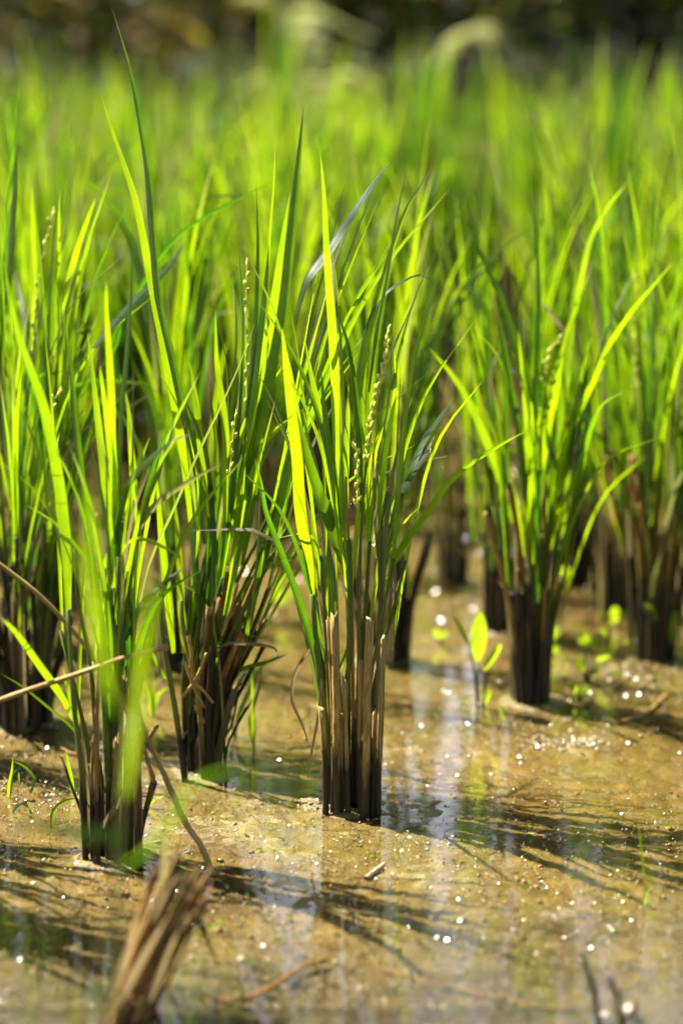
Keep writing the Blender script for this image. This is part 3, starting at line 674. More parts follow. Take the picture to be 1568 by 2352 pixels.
# ---- second row, softer: fewer, larger parts
def soft_clump(px, py, label, seed, **kw):
    g = G(px, py); root = empty('rice_plant', (g[0], g[1], 0), label, 'rice plant', 'rice clumps in the second rows')
    rr = random.Random(seed); bufs = {}
    for kind, b in grow((g[0], g[1]), rr, n=10, cross=3, wet=.9, **kw):
        q = bufs.setdefault(kind, Buf()); q.add(np.concatenate(b.v), b.f, np.concatenate(b.uv), np.concatenate(b.tone), np.concatenate(b.dry))
    for kind, b in bufs.items():
        b.build({'leaf': 'foliage', 'stem': 'stalk', 'dry_leaf': 'dry_foliage'}.get(kind, kind), {'leaf': M_LEAF, 'dry_leaf': M_LEAF, 'panicle': M_GRAIN}.get(kind, M_STEM), root, root.location)
    return root
for px, py, label, seed, kw in [
    (1038, 1332, 'thin rice clump standing alone in the pale glittering mud gap', 71, dict(stem_n=6, stub_n=12, leaf_n=34, r=.018, h=.55)),
    (1150, 1445, 'rice clump half hidden behind the fan shaped clump, with a black wet base', 72, dict(stem_n=10, stub_n=20, leaf_n=46, r=.022, h=.55)),
    (1312, 1335, 'dark rice clump between the fan shaped clump and the bushy edge clump', 73, dict(stem_n=12, stub_n=24, leaf_n=50, r=.025, h=.56)),
    (880, 1515, 'brown stalked rice clump directly behind the sharpest clump', 74, dict(stem_n=10, stub_n=22, leaf_n=44, r=.026, h=.55)),
    (1405, 1400, 'rice clump with few straight stalks just beside the bushy edge clump', 75, dict(stem_n=8, stub_n=14, leaf_n=44, r=.022, h=.55)),
    (130, 1375, 'rice clump with a reddish dark base behind the broad edge clump', 76, dict(stem_n=12, stub_n=24, leaf_n=50, r=.03, h=.56)),
    (400, 1520, 'shaded rice clump directly behind the leaning dark clump', 77, dict(stem_n=10, stub_n=18, leaf_n=44, r=.026, h=.56)),
    (620, 1290, 'pale stemmed rice clump seen between the leaning clump and the sharpest clump', 78, dict(stem_n=8, stub_n=14, leaf_n=46, r=.024, h=.56)),
]: soft_clump(px, py, label, seed, **kw)

# ---- the field behind: whole rows of clumps, copied from eight grown ones
def far_proto(seed):
    rr = random.Random(seed); bufs = {}; TSHIFT[0] = (-.2, .0, .3, .1, -.1, .45, .2, .0)[seed % 8]
    for kind, b in grow((0, 0), rr, stem_n=12, stub_n=16, leaf_n=66, r=.034, h=.57 * rr.uniform(.9, 1.08), spread=.7, stub_h=(.08, .2), n=8, cross=3, wet=.85, wd=(.007, .011), pan=rr.choice([0, 1])):
        kk = 'stubble' if kind in ('stubble', 'stem') else 'foliage'
        if kind == 'panicle': kk = 'panicle'
        q = bufs.setdefault(kk, Buf()); q.add(np.concatenate(b.v), b.f, np.concatenate(b.uv), np.concatenate(b.tone), np.concatenate(b.dry))
    return bufs
PRO = []
for s in range(8):
    me = {}
    for kk, b in far_proto(200 + s).items():
        o = b.build(kk, {'foliage': M_LEAF, 'panicle': M_GRAIN}.get(kk, M_STEM)); me[kk] = o.data; bpy.data.objects.remove(o)
    PRO.append(me)
rf = random.Random(5)
taken = [(float(o.location.x), float(o.location.y)) for o in COL.objects if o.name.startswith('rice_plant')]
row, y = 0, 2.86
while y < 6.7:
    half = y * 784 / FPX + .42; x = -half + rf.uniform(0, .2)
    while x < half:
        X, Yp = x + rf.uniform(-.035, .035), y + rf.uniform(-.04, .04)
        vx = 784 + X / Yp * FPX
        gap = Yp < 4.3 and (925 < vx < 1140) or (Yp < 3.35 and -60 < vx < 1640)
        if not gap and all((X - a) ** 2 + (Yp - b) ** 2 > .02 for a, b in taken):
            t = empty('rice_plant', (X, Yp, 0), 'blurred bright green rice clump in the dense field behind the front rows', 'rice plant', 'rice clumps of the field behind')
            t.rotation_euler.z = rf.random() * 6.283; s = rf.uniform(.9, 1.06); t.scale = (s, s, s * rf.uniform(.95, 1.05))
            for kk, me in PRO[rf.randrange(8)].items():
                c = bpy.data.objects.new(kk, me); COL.objects.link(c); c.parent = t
        x += rf.uniform(.17, .23)
    y += .205; row += 1
# clumps just outside the frame on the sun side, whose shadows reach in
for X, Yp in ((-.45, 1.98), (-.43, 1.76), (-.52, 2.42), (-.50, 2.14), (-.56, 2.72), (.52, 2.62), (-.62, 1.9)):
    t = empty('rice_plant', (X, Yp, 0), 'rice clump standing beside the front rows just past the frame edge', 'rice plant', 'rice clumps beside the front rows')
    t.rotation_euler.z = rf.random() * 6.283; t.scale = (.85, .85, .8)
    for kk, me in PRO[rf.randrange(8)].items():
        c = bpy.data.objects.new(kk, me); COL.objects.link(c); c.parent = t

# ------------------------------------------------------------------ tall soft leaves in front of the camera: a grass shoot
g = G(262, 2352); yN = 1.36
Nn_ = empty('grass_shoot', (P(268, 2300, yN)[0], yN, 0), 'blurred grass shoot close to the lens with a level pale leaf', 'grass')
traced_tube(Nn_, [(240, 2352), (262, 2150), (276, 1950), (288, 1760), (305, 1640)], 18, 12, yN, yN + .05, tone=.4, dry=.45, dry1=.1, nodes=(.25, .6))
for pts, wpx, kind, kw in [
    ([(5, 1918), (70, 1896), (150, 1906), (230, 1918), (290, 1925)], 28, 'p', dict(theta=.55)),
    ([(75, 1000), (100, 1090), (130, 1160), (165, 1250), (210, 1350), (235, 1450), (268, 1640)], 17, 'n', {}),
    ([(352, 1300), (345, 1400), (328, 1500), (318, 1600), (300, 1750), (288, 1830)], 17, 'n', {}),
    ([(612, 1812), (580, 1782), (530, 1772), (480, 1782), (430, 1820), (395, 1890), (330, 1960), (282, 1990)], 13, 'd', dict(theta=.7)),
    ([(205, 1120), (212, 1230), (214, 1330), (222, 1430), (255, 1600)], 15, 'b', {}),
    ([(215, 2352), (218, 2300), (228, 2250)], 26, 'b', {}),
]:
    traced_leaf(Nn_, pts, wpx, kind, yN, yN + rng.uniform(-.02, .02), **kw)

# ------------------------------------------------------------------ chopped stub, nearest
yS = 1.70
S = empty('rice_stub', (P(300, 2300, yS)[0], yS, 0), 'cut slanting stub of tan rice stalks nearest to the lens', 'rice stub')
for k in range(15):
    x0, u = rng.uniform(235, 330), rng.random(); x1 = x0 + rng.uniform(95, 160) + (40 if k % 4 == 0 else 0); y1 = rng.uniform(2000, 2110) + (x0 - 280) * .5
    traced_tube(S, [(x0, 2360), (x0 * .5 + x1 * .5 + rng.uniform(-10, 6), 2360 * .5 + y1 * .5), (x1, y1)], rng.uniform(9, 26), rng.uniform(8, 20), yS + rng.uniform(-.012, .04), yS + rng.uniform(0, .05), tone=rng.choice([.4, .6, .75, .85, 1.]), dry=rng.uniform(.9, 1), name='stubble_stalk', ragged=.010, mat=M_STRAW, n=10)
for k in range(9):
    x0 = rng.uniform(300, 380); x1 = x0 + rng.uniform(60, 170)
    traced_tube(S, [(x0, 2360), ((x0 + x1) / 2 - 10, 2220), (x1, rng.uniform(2020, 2130))], rng.uniform(5, 13), rng.uniform(3, 8), yS + rng.uniform(.0, .06), tone=rng.uniform(.5, 1), dry=1, name='straw_splinter', ragged=.004, mat=M_STRAW, n=10)
for pts, wd_ in [([(395, 2090), (330, 2200), (262, 2320)], 26), ([(350, 2050), (300, 2170), (250, 2310)], 20), ([(440, 2080), (400, 2160), (345, 2300)], 16), ([(450, 2110), (430, 2060), (390, 2040), (350, 2120)], 12)]:
    traced_leaf(S, pts, wd_, 'r', yS - .012, twist=1.2)
for pts in ([(382, 1930), (380, 1985), (370, 2040)], [(430, 2030), (400, 2010), (380, 2050)]):
    traced_leaf(S, pts, 14, 't', yS)
g = G(1400, 2352)
S2 = empty('rice_stub', (g[0], g[1] - .03, 0), 'two thin dark stalks sticking out of the pool near the lens', 'rice stub')
for pts, a, b in [([(1392, 2380), (1360, 2270), (1335, 2195)], 18, 13), ([(1440, 2400), (1420, 2310), (1402, 2255)], 20, 15), ([(1400, 2420), (1430, 2350), (1455, 2320)], 16, 10)]:
    traced_tube(S2, pts, a, b, 1.66, 1.67, tone=.8, dry=.8, name='stubble_stalk', ragged=.003)

# ------------------------------------------------------------------ fallen straws
def straw(pts, wpx, Y0, Yt, label, dry=.95, nodes=(.45,)):
    p3 = [P(x, y, Y0 + (Yt - Y0) * i / (len(pts) - 1)) for i, (x, y) in enumerate(pts)]
    b = Buf(); tube(b, p3, wpx * Y0 * .51 / FPX, wpx * Yt * .46 / FPX, .4, dry, n=20, sides=8, nodes=nodes, ragged=.002)
    o = b.build('straw', M_STRAW, None, p3[0]); return tag(o, label, 'straw')
straw([(-60, 1630), (60, 1588), (190, 1545), (290, 1510), (382, 1488)], 13, yF - .03, yF - .04, 'shiny pinkish straw lying nearly level across the front clump')
straw([(-20, 1282), (100, 1376), (200, 1490), (265, 1590), (320, 1690), (352, 1790)], 11, yF + .02, yF - .03, 'long grey straw slanting down into the front clump', .9, (.55,))
def lying(name, pts, wpx, label, cat, dry=.95, mat=None, lift=.003, tone=.55):
    p3 = []
    for x, y in pts:
        q = G(x, y, .0); q[2] = max(float(mud_z(q[0], q[1])), -.004) + lift; p3.append(q)
    b = Buf(); r = wpx * p3[0][1] * .5 / FPX
    tube(b, p3, r, r * .7, tone, dry, n=14, sides=7, ragged=.002)
    o = b.build(name, mat or M_STRAW, None, p3[0]); return tag(o, label, cat)
lying('straw_fragment', [(840, 2022), (862, 2005), (882, 1988)], 12, 'short pale straw chip on the mud in front of the sharpest clump', 'straw', mat=M_PEBBLE)
lying('straw_fragment', [(880, 2215), (1000, 2245), (1150, 2280), (1320, 2310)], 11, 'long orange brown straw lying in the shallow pool', 'straw', lift=-.001, tone=.75)
lying('straw_fragment', [(500, 2295), (570, 2290), (640, 2255), (700, 2215), (740, 2205)], 17, 'bent brown straw in the pool beside the cut stub', 'straw', tone=.85)
lying('straw_fragment', [(790, 2170), (700, 2165), (620, 2168)], 7, 'thin brown straw lying level at the edge of the pool', 'straw', tone=.75)
lying('straw_fragment', [(1530, 1595), (1480, 1640), (1420, 1660)], 10, 'dark twig on wet mud below the bushy edge clump', 'twig', .9)
lying('straw_fragment', [(300, 1700), (240, 1690), (180, 1730), (140, 1715)], 8, 'grey curved straw on mud behind the front clump', 'straw')

# ------------------------------------------------------------------ small plants in the mud
def oval(b, base, tip, wid, theta, tone, n=10, fold=.15, bend=.0):
    base, tip = np.asarray(base, float), np.asarray(tip, float); T = unit(tip - base)
    e1 = unit(np.cross(VW, T)); e2 = np.cross(T, e1); W = e1 * math.cos(theta) + e2 * math.sin(theta); Nn = np.cross(T, W); v, uv = [], []
    us = np.linspace(-1, 1, 5)
    for i in range(n):
        t = i / (n - 1); pr = math.sin(math.pi * min(1, .04 + t * .94)) ** .7
        for u in us:
            v.append(base + (tip - base) * t + W * u * wid * .5 * pr + Nn * (abs(u) * wid * .5 * pr * fold + bend * math.sin(math.pi * t))); uv.append((u * .5 + .5, t))
    f = [(i * 5 + j, i * 5 + j + 1, i * 5 + j + 6, i * 5 + j + 5) for i in range(n - 1) for j in range(4)]
    b.add(v, f, uv, [tone] * len(v), [0.] * len(v))
def water_plant(px, py, label, leaves, name='water_plant', cat='water plant', mat=None):
    """leaves: (stem top px, leaf tip px, width px, theta)"""
    g = G(px, py); root = empty(name, (g[0], g[1], 0), label, cat); Y = float(g[1])
    for (sx, sy), (tx, ty), wpx, th in leaves:
        s, t = P(sx, sy, Y + rng.uniform(-.01, .01)), P(tx, ty, Y - rng.uniform(0, .02))
        b = Buf(); tube(b, [(g[0] + rng.uniform(-.003, .003), g[1], -.01), (np.array((g[0], g[1], 0)) + s) / 2 + np.array((rng.uniform(-.003, .003), 0, 0)), s], .0016, .001, .2, .1, n=8, sides=6)
        b.build('stem', M_STEM, root, root.location)
        b = Buf(); oval(b, s, t, wpx * .85 * Y / FPX, th, rng.uniform(0, .2)); b.build('leaf', mat or M_WEED, root, root.location)
    return root
water_plant(1102, 1625, 'bright green water plant with one big upright oval leaf', [((1098, 1520), (1102, 1405), 50, .3), ((1112, 1540), (1150, 1480), 34, .7), ((1075, 1480), (1040, 1410), 24, -.8), ((1112, 1620), (1122, 1580), 26, .5)])
water_plant(1285, 1420, 'two small yellow green leaves on a stalk behind the fan shaped clump', [((1275, 1340), (1300, 1300), 40, .5), ((1285, 1345), (1312, 1322), 30, .4)])
water_plant(1512, 1520, 'stalk with a single heart shaped pale green leaf before the bushy edge clump', [((1505, 1430), (1480, 1385), 44, -.9), ((1540, 1480), (1552, 1400), 26, -.5)])
water_plant(1350, 1560, 'low cluster of round leaved seedlings beside the fan shaped clump', [((1345, 1490), (1335, 1450), 34, -.3), ((1360, 1490), (1382, 1455), 36, -.6), ((1372, 1520), (1400, 1500), 26, .4), ((1340, 1540), (1325, 1510), 30, .5), ((1350, 1545), (1372, 1540), 24, -1)])
water_plant(1440, 1500, 'tiny seedling with one round yellow leaf between two stalky clumps', [((1440, 1480), (1444, 1460), 26, .4)])
water_plant(1272, 1500, 'small round yellow leaf on the mud behind the fan shaped clump', [((1272, 1470), (1275, 1440), 30, .4), ((1270, 1500), (1280, 1480), 30, .5)])
water_plant(1145, 1270, 'blurred yellow green seedling in the pale glittering mud gap', [((1130, 1270), (1140, 1235), 40, .5), ((1120, 1265), (1100, 1290), 16, .3)])
water_plant(1128, 1400, 'little round bright leaf beside the black wet clump base', [((1130, 1385), (1132, 1355), 32, .5)])
water_plant(437, 1775, 'small round leaf floating upright against the dark leaning base', [((437, 1750), (438, 1728), 22, .5)])
water_plant(648, 1420, 'soft green seedling behind the mud gap beside the sharpest clump', [((645, 1390), (640, 1325), 22, .5), ((650, 1395), (668, 1350), 14, .3)])
water_plant(1420, 1440, 'pair of small round leaves near the straight stalked clump', [((1415, 1420), (1408, 1395), 30, .4), ((1425, 1425), (1440, 1408), 24, -.6)])
water_plant(1330, 1610, 'low round leaved seedling on mud just before the seedling cluster', [((1322, 1590), (1312, 1568), 26, .5), ((1335, 1592), (1350, 1575), 24, .2), ((1330, 1600), (1345, 1600), 18, -.4)])
water_plant(1395, 1475, 'tall stalked seedling with three small leaves behind the seedling cluster', [((1390, 1430), (1380, 1405), 24, .4), ((1398, 1440), (1418, 1420), 24, .6), ((1395, 1455), (1375, 1448), 18, .1)])
water_plant(1010, 1480, 'tiny two leaved seedling in shallow water behind the oval leaved plant', [((1008, 1465), (998, 1445), 18, .5), ((1012, 1466), (1026, 1450), 16, .5)])
def sprout(px, py, label, blades):
    g = G(px, py); root = empty('grass_sprout', (g[0], g[1], 0), label, 'grass sprout', 'grass sprouts on the mud'); Y = float(g[1])
    for pts, wpx, kind in blades:
        p = [(g[0], g[1], -.006)] + [P(x, yy, Y) for x, yy in pts]
        b = Buf(); blade(b, p, wpx * Y / FPX / .8, rng.uniform(*THETA[kind]), rng.uniform(*TONE[kind]), n=10, base=.35); b.build('leaf', M_LEAF, root, root.location)
sprout(170, 1824, 'thin sprout with one lit leaf between edge clump and front clump', [([(165, 1790), (158, 1755), (152, 1725)], 9, 'b')])
sprout(20, 1830, 'tiny two leaved sprout at the edge of the frame', [([(22, 1800), (28, 1770), (30, 1740)], 6, 'b'), ([(30, 1780), (42, 1770), (46, 1805)], 8, 'd')])
sprout(66, 1820, 'sprout with drooping dark leaf on sparkling mud', [([(78, 1790), (60, 1764), (40, 1752), (28, 1748)], 8, 'd')])
sprout(25, 1860, 'low flat sprout under the drooping sprout', [([(45, 1845), (65, 1852), (76, 1885)], 8, 'd')])
sprout(118, 1900, 'curled sprout arching onto the front clump', [([(122, 1865), (140, 1845), (165, 1835), (182, 1838)], 9, 'n')])
sprout(334, 1855, 'bright short blade lying out of the front clump base', [([(350, 1842), (380, 1826)], 8, 'b')])
sprout(585, 1725, 'hanging yellow sprout beside the leaning clump', [([(583, 1660), (580, 1600), (578, 1540)], 14, 'b'), ([(575, 1650), (600, 1560), (590, 1510)], 9, 'd')])
sprout(540, 1690, 'leafy sprout at the foot of the leaning clump', [([(545, 1650), (570, 1590), (600, 1530), (650, 1500)], 12, 'd'), ([(530, 1640), (535, 1600)], 8, 'd')])
sprout(1480, 2075, 'thin reddish seedling standing in the pool', [([(1476, 2000), (1470, 1940), (1462, 1870)], 4, 'r'), ([(1486, 2050), (1500, 2036)], 8, 'b')])
sprout(1160, 1655, 'low grass blade by the oval leaved water plant', [([(1150, 1630), (1140, 1610)], 9, 'b')])
sprout(100, 1560, 'broad lit sprout behind the fallen straws', [([(95, 1530), (115, 1490), (140, 1470)], 22, 'b'), ([(110, 1540), (150, 1520)], 9, 'n'), ([(90, 1560), (70, 1530)], 8, 'n')])
sprout(350, 1640, 'soft sprout tuft between the front clump and the leaning clump', [([(345, 1600), (330, 1570)], 12, 'b'), ([(360, 1600), (385, 1580)], 10, 'b'), ([(350, 1600), (352, 1540)], 9, 'n')])

# floating green scraps
FL = [(1225, 1884, 26, 'green leaf scrap on the mud right of the sharpest clump'), (855, 2193, 24, 'round yellow green leaf afloat in the pool'), (330, 1992, 26, 'green leaf scrap at the foot of the front clump'),
      (650, 1936, 20, 'yellowish leaf scrap on mud between front and sharpest clump'), (540, 2115, 20, 'pair of pale leaf scraps left in the pool edge'), (600, 2140, 16, 'tiny pale leaf scrap beyond the cut stub'), (130, 1826, 20, 'yellow leaf scrap on the sparkling mud by the sprouts')]
for px, py, wpx, lb in FL:
    q = G(px, py); z = max(float(mud_z(q[0], q[1])), 0.) + .002
    b = Buf(); hw = wpx * q[1] / FPX * .5; a = rng.random() * 3
    oval(b, (q[0] - hw * math.cos(a), q[1] - hw * math.sin(a), z), (q[0] + hw * math.cos(a), q[1] + hw * math.sin(a), z + .002), hw * 1.1, math.pi / 2 if abs(math.cos(a)) > .3 else 0, .1)
    tag(b.build('floating_leaf', M_WEED, None, q), lb, 'leaf', 'leaf scraps on the mud')
# pale pebbles
for px, py, wpx, lb in [(1390, 2330, 30, 'pale round pebble beside the dark stalks in the pool'), (1445, 2318, 40, 'largest pale pebble behind the dark stalks'), (1212, 2250, 0, ''), (803, 1862, 12, 'small pale pebble at the foot of the sharpest clump'),
                        (838, 1874, 13, 'cream pebble on mud just before the sharpest clump'), (1240, 1985, 12, 'pale pebble alone on the open mud'), (1212, 2130, 0, ''), (1188, 2015, 12, 'whitish pebble in the last leaf shadows'), (1407, 2135, 18, 'bright pebble in shallow water on the open side'), (555, 2200, 24, 'wet pale pebble by the bent straw'), (1010, 1775, 14, 'pale pebble in the plant shadows behind the open mud'), (772, 2206, 20, 'glinting pebble at the middle of the pool edge')]:
    if not wpx: continue
    q = G(px, py); r = wpx * q[1] / FPX * .5; z = max(float(mud_z(q[0], q[1])), -.003) + r * .3
    b = Buf(); blob(b, (q[0], q[1], z), r, .7); tag(b.build('pebble', M_PEBBLE, None, q), lb, 'pebble', 'pale pebbles on the mud')

# wet crumbs of mud and bits of duckweed nobody could count
rg = random.Random(3); b = Buf()
def scatter(n, x0, x1, y0, y1, r0, r1, emb=.25):
    for _ in range(n):
        yy = rg.uniform(y0, y1) if rg.random() < .7 else rg.uniform(y0, (y0 + y1) / 2); hw = yy * 784 / FPX + .04
        xx = rg.uniform(-hw, hw); r = r0 + (r1 - r0) * rg.random() ** 2.5
        z = max(float(mud_z(xx, yy)), -.001)
        blob(b, (xx, yy, z + r * emb), r, rg.uniform(.45, .8), rr=rg)
scatter(600, 0, 0, 1.72, 2.5, .0009, .0028, -.1); scatter(200, 0, 0, 2.4, 4.6, .0015, .004, 0.)
for cx, cy, n, s in ((1300, 1705, 40, .02), (1440, 1540, 90, .05), (1000, 1300, 60, .05), (1080, 1440, 40, .04), (1100, 1090, 40, .06), (50, 1660, 20, .03), (780, 1855, 26, .012), (430, 1775, 16, .012)):
    q = G(cx, cy)
    for _ in range(n):
        xx, yy = rg.gauss(q[0], s), rg.gauss(q[1], s * .8); r = rg.uniform(.0012, .0045); z = max(float(mud_z(xx, yy)), -.001)
        blob(b, (xx, yy, z), r, rg.uniform(.4, .7), rr=rg)
def grit(n, y0, y1, r0, r1):
    for _ in range(n):
        yy = y0 + (y1 - y0) * rg.random() ** 1.4; hw = yy * 784 / FPX + .03; xx = rg.uniform(-hw, hw); rr_ = r0 + (r1 - r0) * rg.random() ** 2
        z = max(float(mud_z(xx, yy)), -.0006); a = rg.random() * 3; k = b.n
        v = [(xx + rr_ * math.cos(a + q * 1.5708) * rg.uniform(.6, 1.3), yy + rr_ * math.sin(a + q * 1.5708) * rg.uniform(.6, 1.3), z + rg.uniform(-.2, .2) * rr_) for q in range(4)]
        v.append((xx + rg.uniform(-.4, .4) * rr_, yy + rg.uniform(-.4, .4) * rr_, z + rr_ * rg.uniform(.4, .9)))
        b.add(v, [(0, 1, 4), (1, 2, 4), (2, 3, 4), (3, 0, 4)], [(0, 0)] * 5, [.3] * 5, [0.] * 5)
grit(18000, 1.72, 2.75, .0004, .0015)
tag(b.build('mud_granules', M_GRANULE), 'wet glinting crumbs of mud strewn over the paddy floor', 'mud', kind='stuff')
b = Buf()
for cx, cy, n, s in ((1350, 1490, 70, .07), (1290, 1560, 40, .06), (1140, 1640, 24, .04), (620, 1380, 40, .07), (350, 1600, 40, .05), (560, 2130, 24, .04), (130, 1640, 20, .05), (1080, 1380, 30, .07), (1230, 1180, 30, .1), (900, 1880, 10, .1), (1230, 1900, 12, .1)):
    q = G(cx, cy)
    for _ in range(n):
        xx, yy = rg.gauss(q[0], s), rg.gauss(q[1], s); r = rg.uniform(.0018, .0042); z = max(float(mud_z(xx, yy)), 0) + .0012; k = b.n
        pts = [(xx + r * math.cos(a) * rg.uniform(.75, 1.1), yy + r * math.sin(a) * rg.uniform(.75, 1.1), z + rg.uniform(-.0005, .0008)) for a in np.linspace(0, 6.283, 8)[:-1]]
        b.add(pts, [tuple(range(7))], [(0.2, .5)] * 7, [rg.random() * .6] * 7, [0.] * 7)
tag(b.build('duckweed', M_WEED), 'scattered specks of floating duckweed', 'duckweed', kind='stuff')

# glossy scraps added for sun glints, most tilted between sun and camera
b = Buf()
def scraps(n, cx, cy, sx, sy, r0, r1):
    q = G(cx, cy)
    for _ in range(n):
        xx, yy = rg.gauss(q[0], sx), rg.gauss(q[1], sy); z = max(float(mud_z(xx, yy)), 0.) + r1 * .35
        tl, az = R(rg.uniform(20, 52)), R(rg.gauss(-127, 34) if rg.random() < .7 else rg.uniform(0, 360))
        nn = np.array((math.sin(tl) * math.cos(az), math.sin(tl) * math.sin(az), math.cos(tl)))
        a = unit(np.cross(nn, (rg.gauss(0, 1), rg.gauss(0, 1), .3))); c = np.cross(nn, a); r = rg.uniform(r0, r1); e = rg.uniform(.5, .9)
        p0 = np.array((xx, yy, z)); k = 7
        v = [p0 + a * r * math.cos(t) + c * r * e * math.sin(t) + nn * rg.uniform(-.04, .04) * r for t in np.linspace(0, 6.283, k + 1)[:-1]]
        v += [q2 - nn * .0006 for q2 in v]
        b.add(v, [tuple(range(k)), tuple(range(2 * k - 1, k - 1, -1))] + [(i, k + i, k + (i + 1) % k, (i + 1) % k) for i in range(k)], [(0, 0)] * 2 * k, [.3] * 2 * k, [0.] * 2 * k)
for a in ((90, 1000, 1250, .10, .25, .0012, .003), (90, 1060, 1090, .12, .3, .002, .004), (70, 1090, 1400, .05, .05, .001, .002), (130, 1430, 1560, .06, .06, .0007, .0017), (60, 1300, 1705, .025, .012, .0007, .0018),
          (130, 1200, 1640, .16, .08, .0006, .0017), (40, 640, 1300, .08, .2, .002, .004), (30, 120, 1500, .06, .2, .002, .004), (420, 1100, 1960, .18, .16, .0005, .0017), (320, 500, 1980, .22, .16, .0005, .0017), (200, 100, 1780, .06, .07, .0005, .0016), (40, 1300, 1330, .1, .2, .002, .005), (30, 780, 1856, .015, .008, .0008, .002)):
    scraps(a[0] * 3, *a[1:])
tag(b.build('glint_scraps', M_SCRAP, smooth=False), 'added glossy scraps tilted to glint in the sun on the mud', 'debris', kind='stuff')

# ------------------------------------------------------------------ bank with shrubs, ferns and trees behind the field
bx = np.linspace(-9, 9, 60); by = np.concatenate([np.linspace(6.7, 8.2, 18), np.linspace(8.4, 16, 20)])
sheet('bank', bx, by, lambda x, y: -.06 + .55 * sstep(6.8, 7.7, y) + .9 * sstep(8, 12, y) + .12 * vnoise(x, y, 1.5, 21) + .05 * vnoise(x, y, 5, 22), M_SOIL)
def leafy(buf, c, rad, n, size, rr, tone=(.2, .8), dry=0.):
    """many leaf-sized faces in uneven clumps inside an ellipsoid"""
    k = max(5, n // 45); cl = []
    for _ in range(k):
        d = unit(np.array([rr.gauss(0, 1) for _ in range(3)])); cl.append(np.asarray(c) + d * np.asarray(rad) * rr.uniform(.45, 1))
    tn = [tone[0] if rr.random() < .35 else tone[1] for _ in cl]  # bright and dark cluster tones paint sunlit blotches into the foliage
    for _ in range(n):
        ci = rr.randrange(k); q = cl[ci]; s = min(rad) * .30
        p = q + np.array([rr.gauss(0, s), rr.gauss(0, s), rr.gauss(0, s * .8)])
        d = unit(np.array((rr.gauss(0, 1), rr.gauss(0, 1), rr.gauss(-.3, .6)))); ln = size * rr.uniform(.6, 1.3)
        sd = unit(np.cross(d, (rr.gauss(0, .4), rr.gauss(0, .4), 1))); nn = np.cross(sd, d); wv = ln * rr.uniform(.22, .36)
        v = [p, p + d * ln * .45 + sd * wv + nn * wv * .3, p + d * ln, p + d * ln * .45 - sd * wv + nn * wv * .3, p + d * ln * .45]
        t = tn[ci]; buf.add(v, [(0, 1, 4), (1, 2, 4), (2, 3, 4), (3, 0, 4)], [(.5, 0), (1, .5), (.5, 1), (0, .5), (.5, .5)], [t] * 5, [dry if rr.random() < .3 else 0.] * 5)
rs = random.Random(31)
SH = [(-1.75, 7.6, .55, 'olive shrub with brown leaves at the far bank, far edge'), (-1.15, 7.35, .5, 'yellowish olive shrub low on the dark bank'), (-.62, 7.5, .5, 'dark olive shrub behind the tallest grass tips'), (-.12, 7.6, .45, 'small dim shrub in the middle of the bank'),
      (.42, 7.8, .55, 'dark green shrub behind the pale fern fronds'), (1.0, 8.1, .6, 'nearly black shrub in deep shade'), (1.6, 7.9, .6, 'shaded shrub at the far end of the bank')]
for i, (x, y, r, lb) in enumerate(SH):
    bz = .42; root = empty('shrub', (x, y, bz), lb, 'shrub', 'shrubs on the bank')
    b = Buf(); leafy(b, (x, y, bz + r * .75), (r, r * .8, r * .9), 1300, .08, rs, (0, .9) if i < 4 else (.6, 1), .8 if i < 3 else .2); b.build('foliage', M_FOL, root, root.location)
    b = Buf()
    for _ in range(6):
        a = rs.random() * 6.283; e = (x + math.cos(a) * r * .6, y + math.sin(a) * r * .5, bz + r * rs.uniform(.7, 1.4))
        tube(b, [(x, y, bz - .2), (x + math.cos(a) * r * .2, y + math.sin(a) * r * .2, bz + r * .4), e], .016, .004, n=8, sides=6)
    b.build('branch', M_BARK, root, root.location)
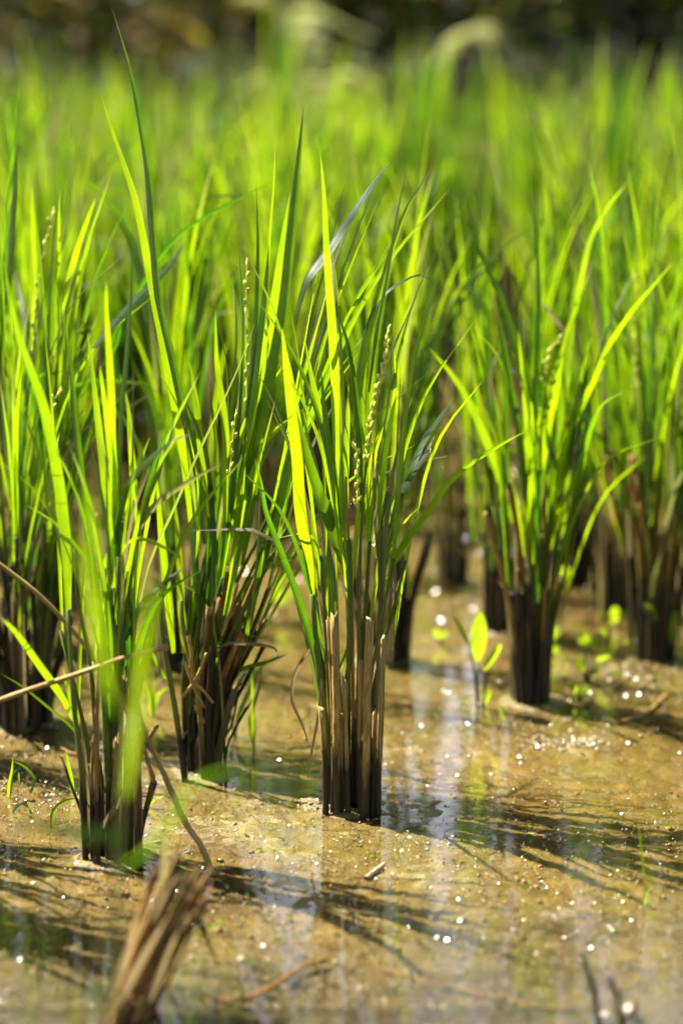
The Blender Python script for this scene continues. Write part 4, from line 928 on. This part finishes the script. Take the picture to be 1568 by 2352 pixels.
def tree(x, y, h, r, lb):
    root = empty('tree', (x, y, .8), lb, 'tree', 'trees behind the bank'); b = Buf()
    tube(b, [(x, y, .4), (x + .08, y, h * .4), (x, y + .1, h * .8)], .12, .04, n=12, sides=9)
    for _ in range(9):
        a = rs.random() * 6.283; z = h * rs.uniform(.3, .7); tube(b, [(x, y, z), (x + math.cos(a) * r * .4, y + math.sin(a) * r * .4, z + .2), (x + math.cos(a) * r * .8, y + math.sin(a) * r * .8, z + .5)], .035, .008, n=8, sides=6)
    b.build('trunk', M_BARK, root, root.location)
    b = Buf(); leafy(b, (x, y, h * .62), (r, r, h * .42), 3800, .13, rs, (.3, 1)); b.build('crown', M_FOL, root, root.location)
for x, y, h, r, lb in [(-2.6, 9.6, 1.9, .9, 'leafy small tree behind the olive shrubs'), (-.9, 10.2, 2.0, 1.0, 'dark small tree behind the middle of the bank'), (.9, 10.0, 1.9, 1.0, 'dense tree behind the black shrub'), (2.6, 9.7, 1.9, .9, 'small tree closing the far end of the bank')]:
    tree(x, y, h, r, lb)
def fern(x, y, z, fronds, lb, start=12):
    root = empty('fern', (x, y, z), lb, 'fern', 'ferns at the field edge')
    for (mid, tip, wid) in fronds:
        p = resample([(x, y, z), mid, tip], 44); T = unit(np.gradient(p, axis=0)); b = Buf()
        tube(b, p, .004, .0015, .2, .2, n=14, sides=5)
        for i in range(start, 44):
            t = (i - start) / (43 - start); ln = wid * math.sin(math.pi * min(1, .22 + t * .78)) ** .8
            sd = unit(np.cross(T[i], (0, .25, 1)))
            for s in (-1, 1):
                blade(b, [p[i], p[i] + sd * s * ln * .5 + T[i] * ln * .15, p[i] + sd * s * ln + T[i] * ln * .35 - np.array((0, 0, ln * .12))], .02, math.pi / 2 + rs.uniform(-.4, .4), rs.uniform(0, .6), n=5, cross=3, base=.8)
        b.build('frond', M_FERN, root, root.location)
def pt(px, py, Y): return tuple(P(px, py, Y))
fern(.02, 6.9, .30, [(pt(680, 40, 6.7), pt(870, 90, 6.5), .06), (pt(720, -60, 6.8), pt(980, -20, 6.7), .05), (pt(640, 20, 6.9), pt(520, -10, 6.8), .04)], 'tall fern with a pale drooping frond before the shrubs')
fern(.62, 6.6, .30, [(pt(1120, 75, 6.4), pt(985, 160, 6.2), .055)], 'fern with a pale arching frond before the black shrub', 25)
fern(.0, 5.9, .25, [(pt(620, 195, 5.7), pt(540, 215, 5.6), .035), (pt(690, 195, 5.7), pt(860, 225, 5.6), .04), (pt(760, 190, 5.8), pt(880, 200, 5.9), .035)], 'low fern with level pale fronds showing over the rice')
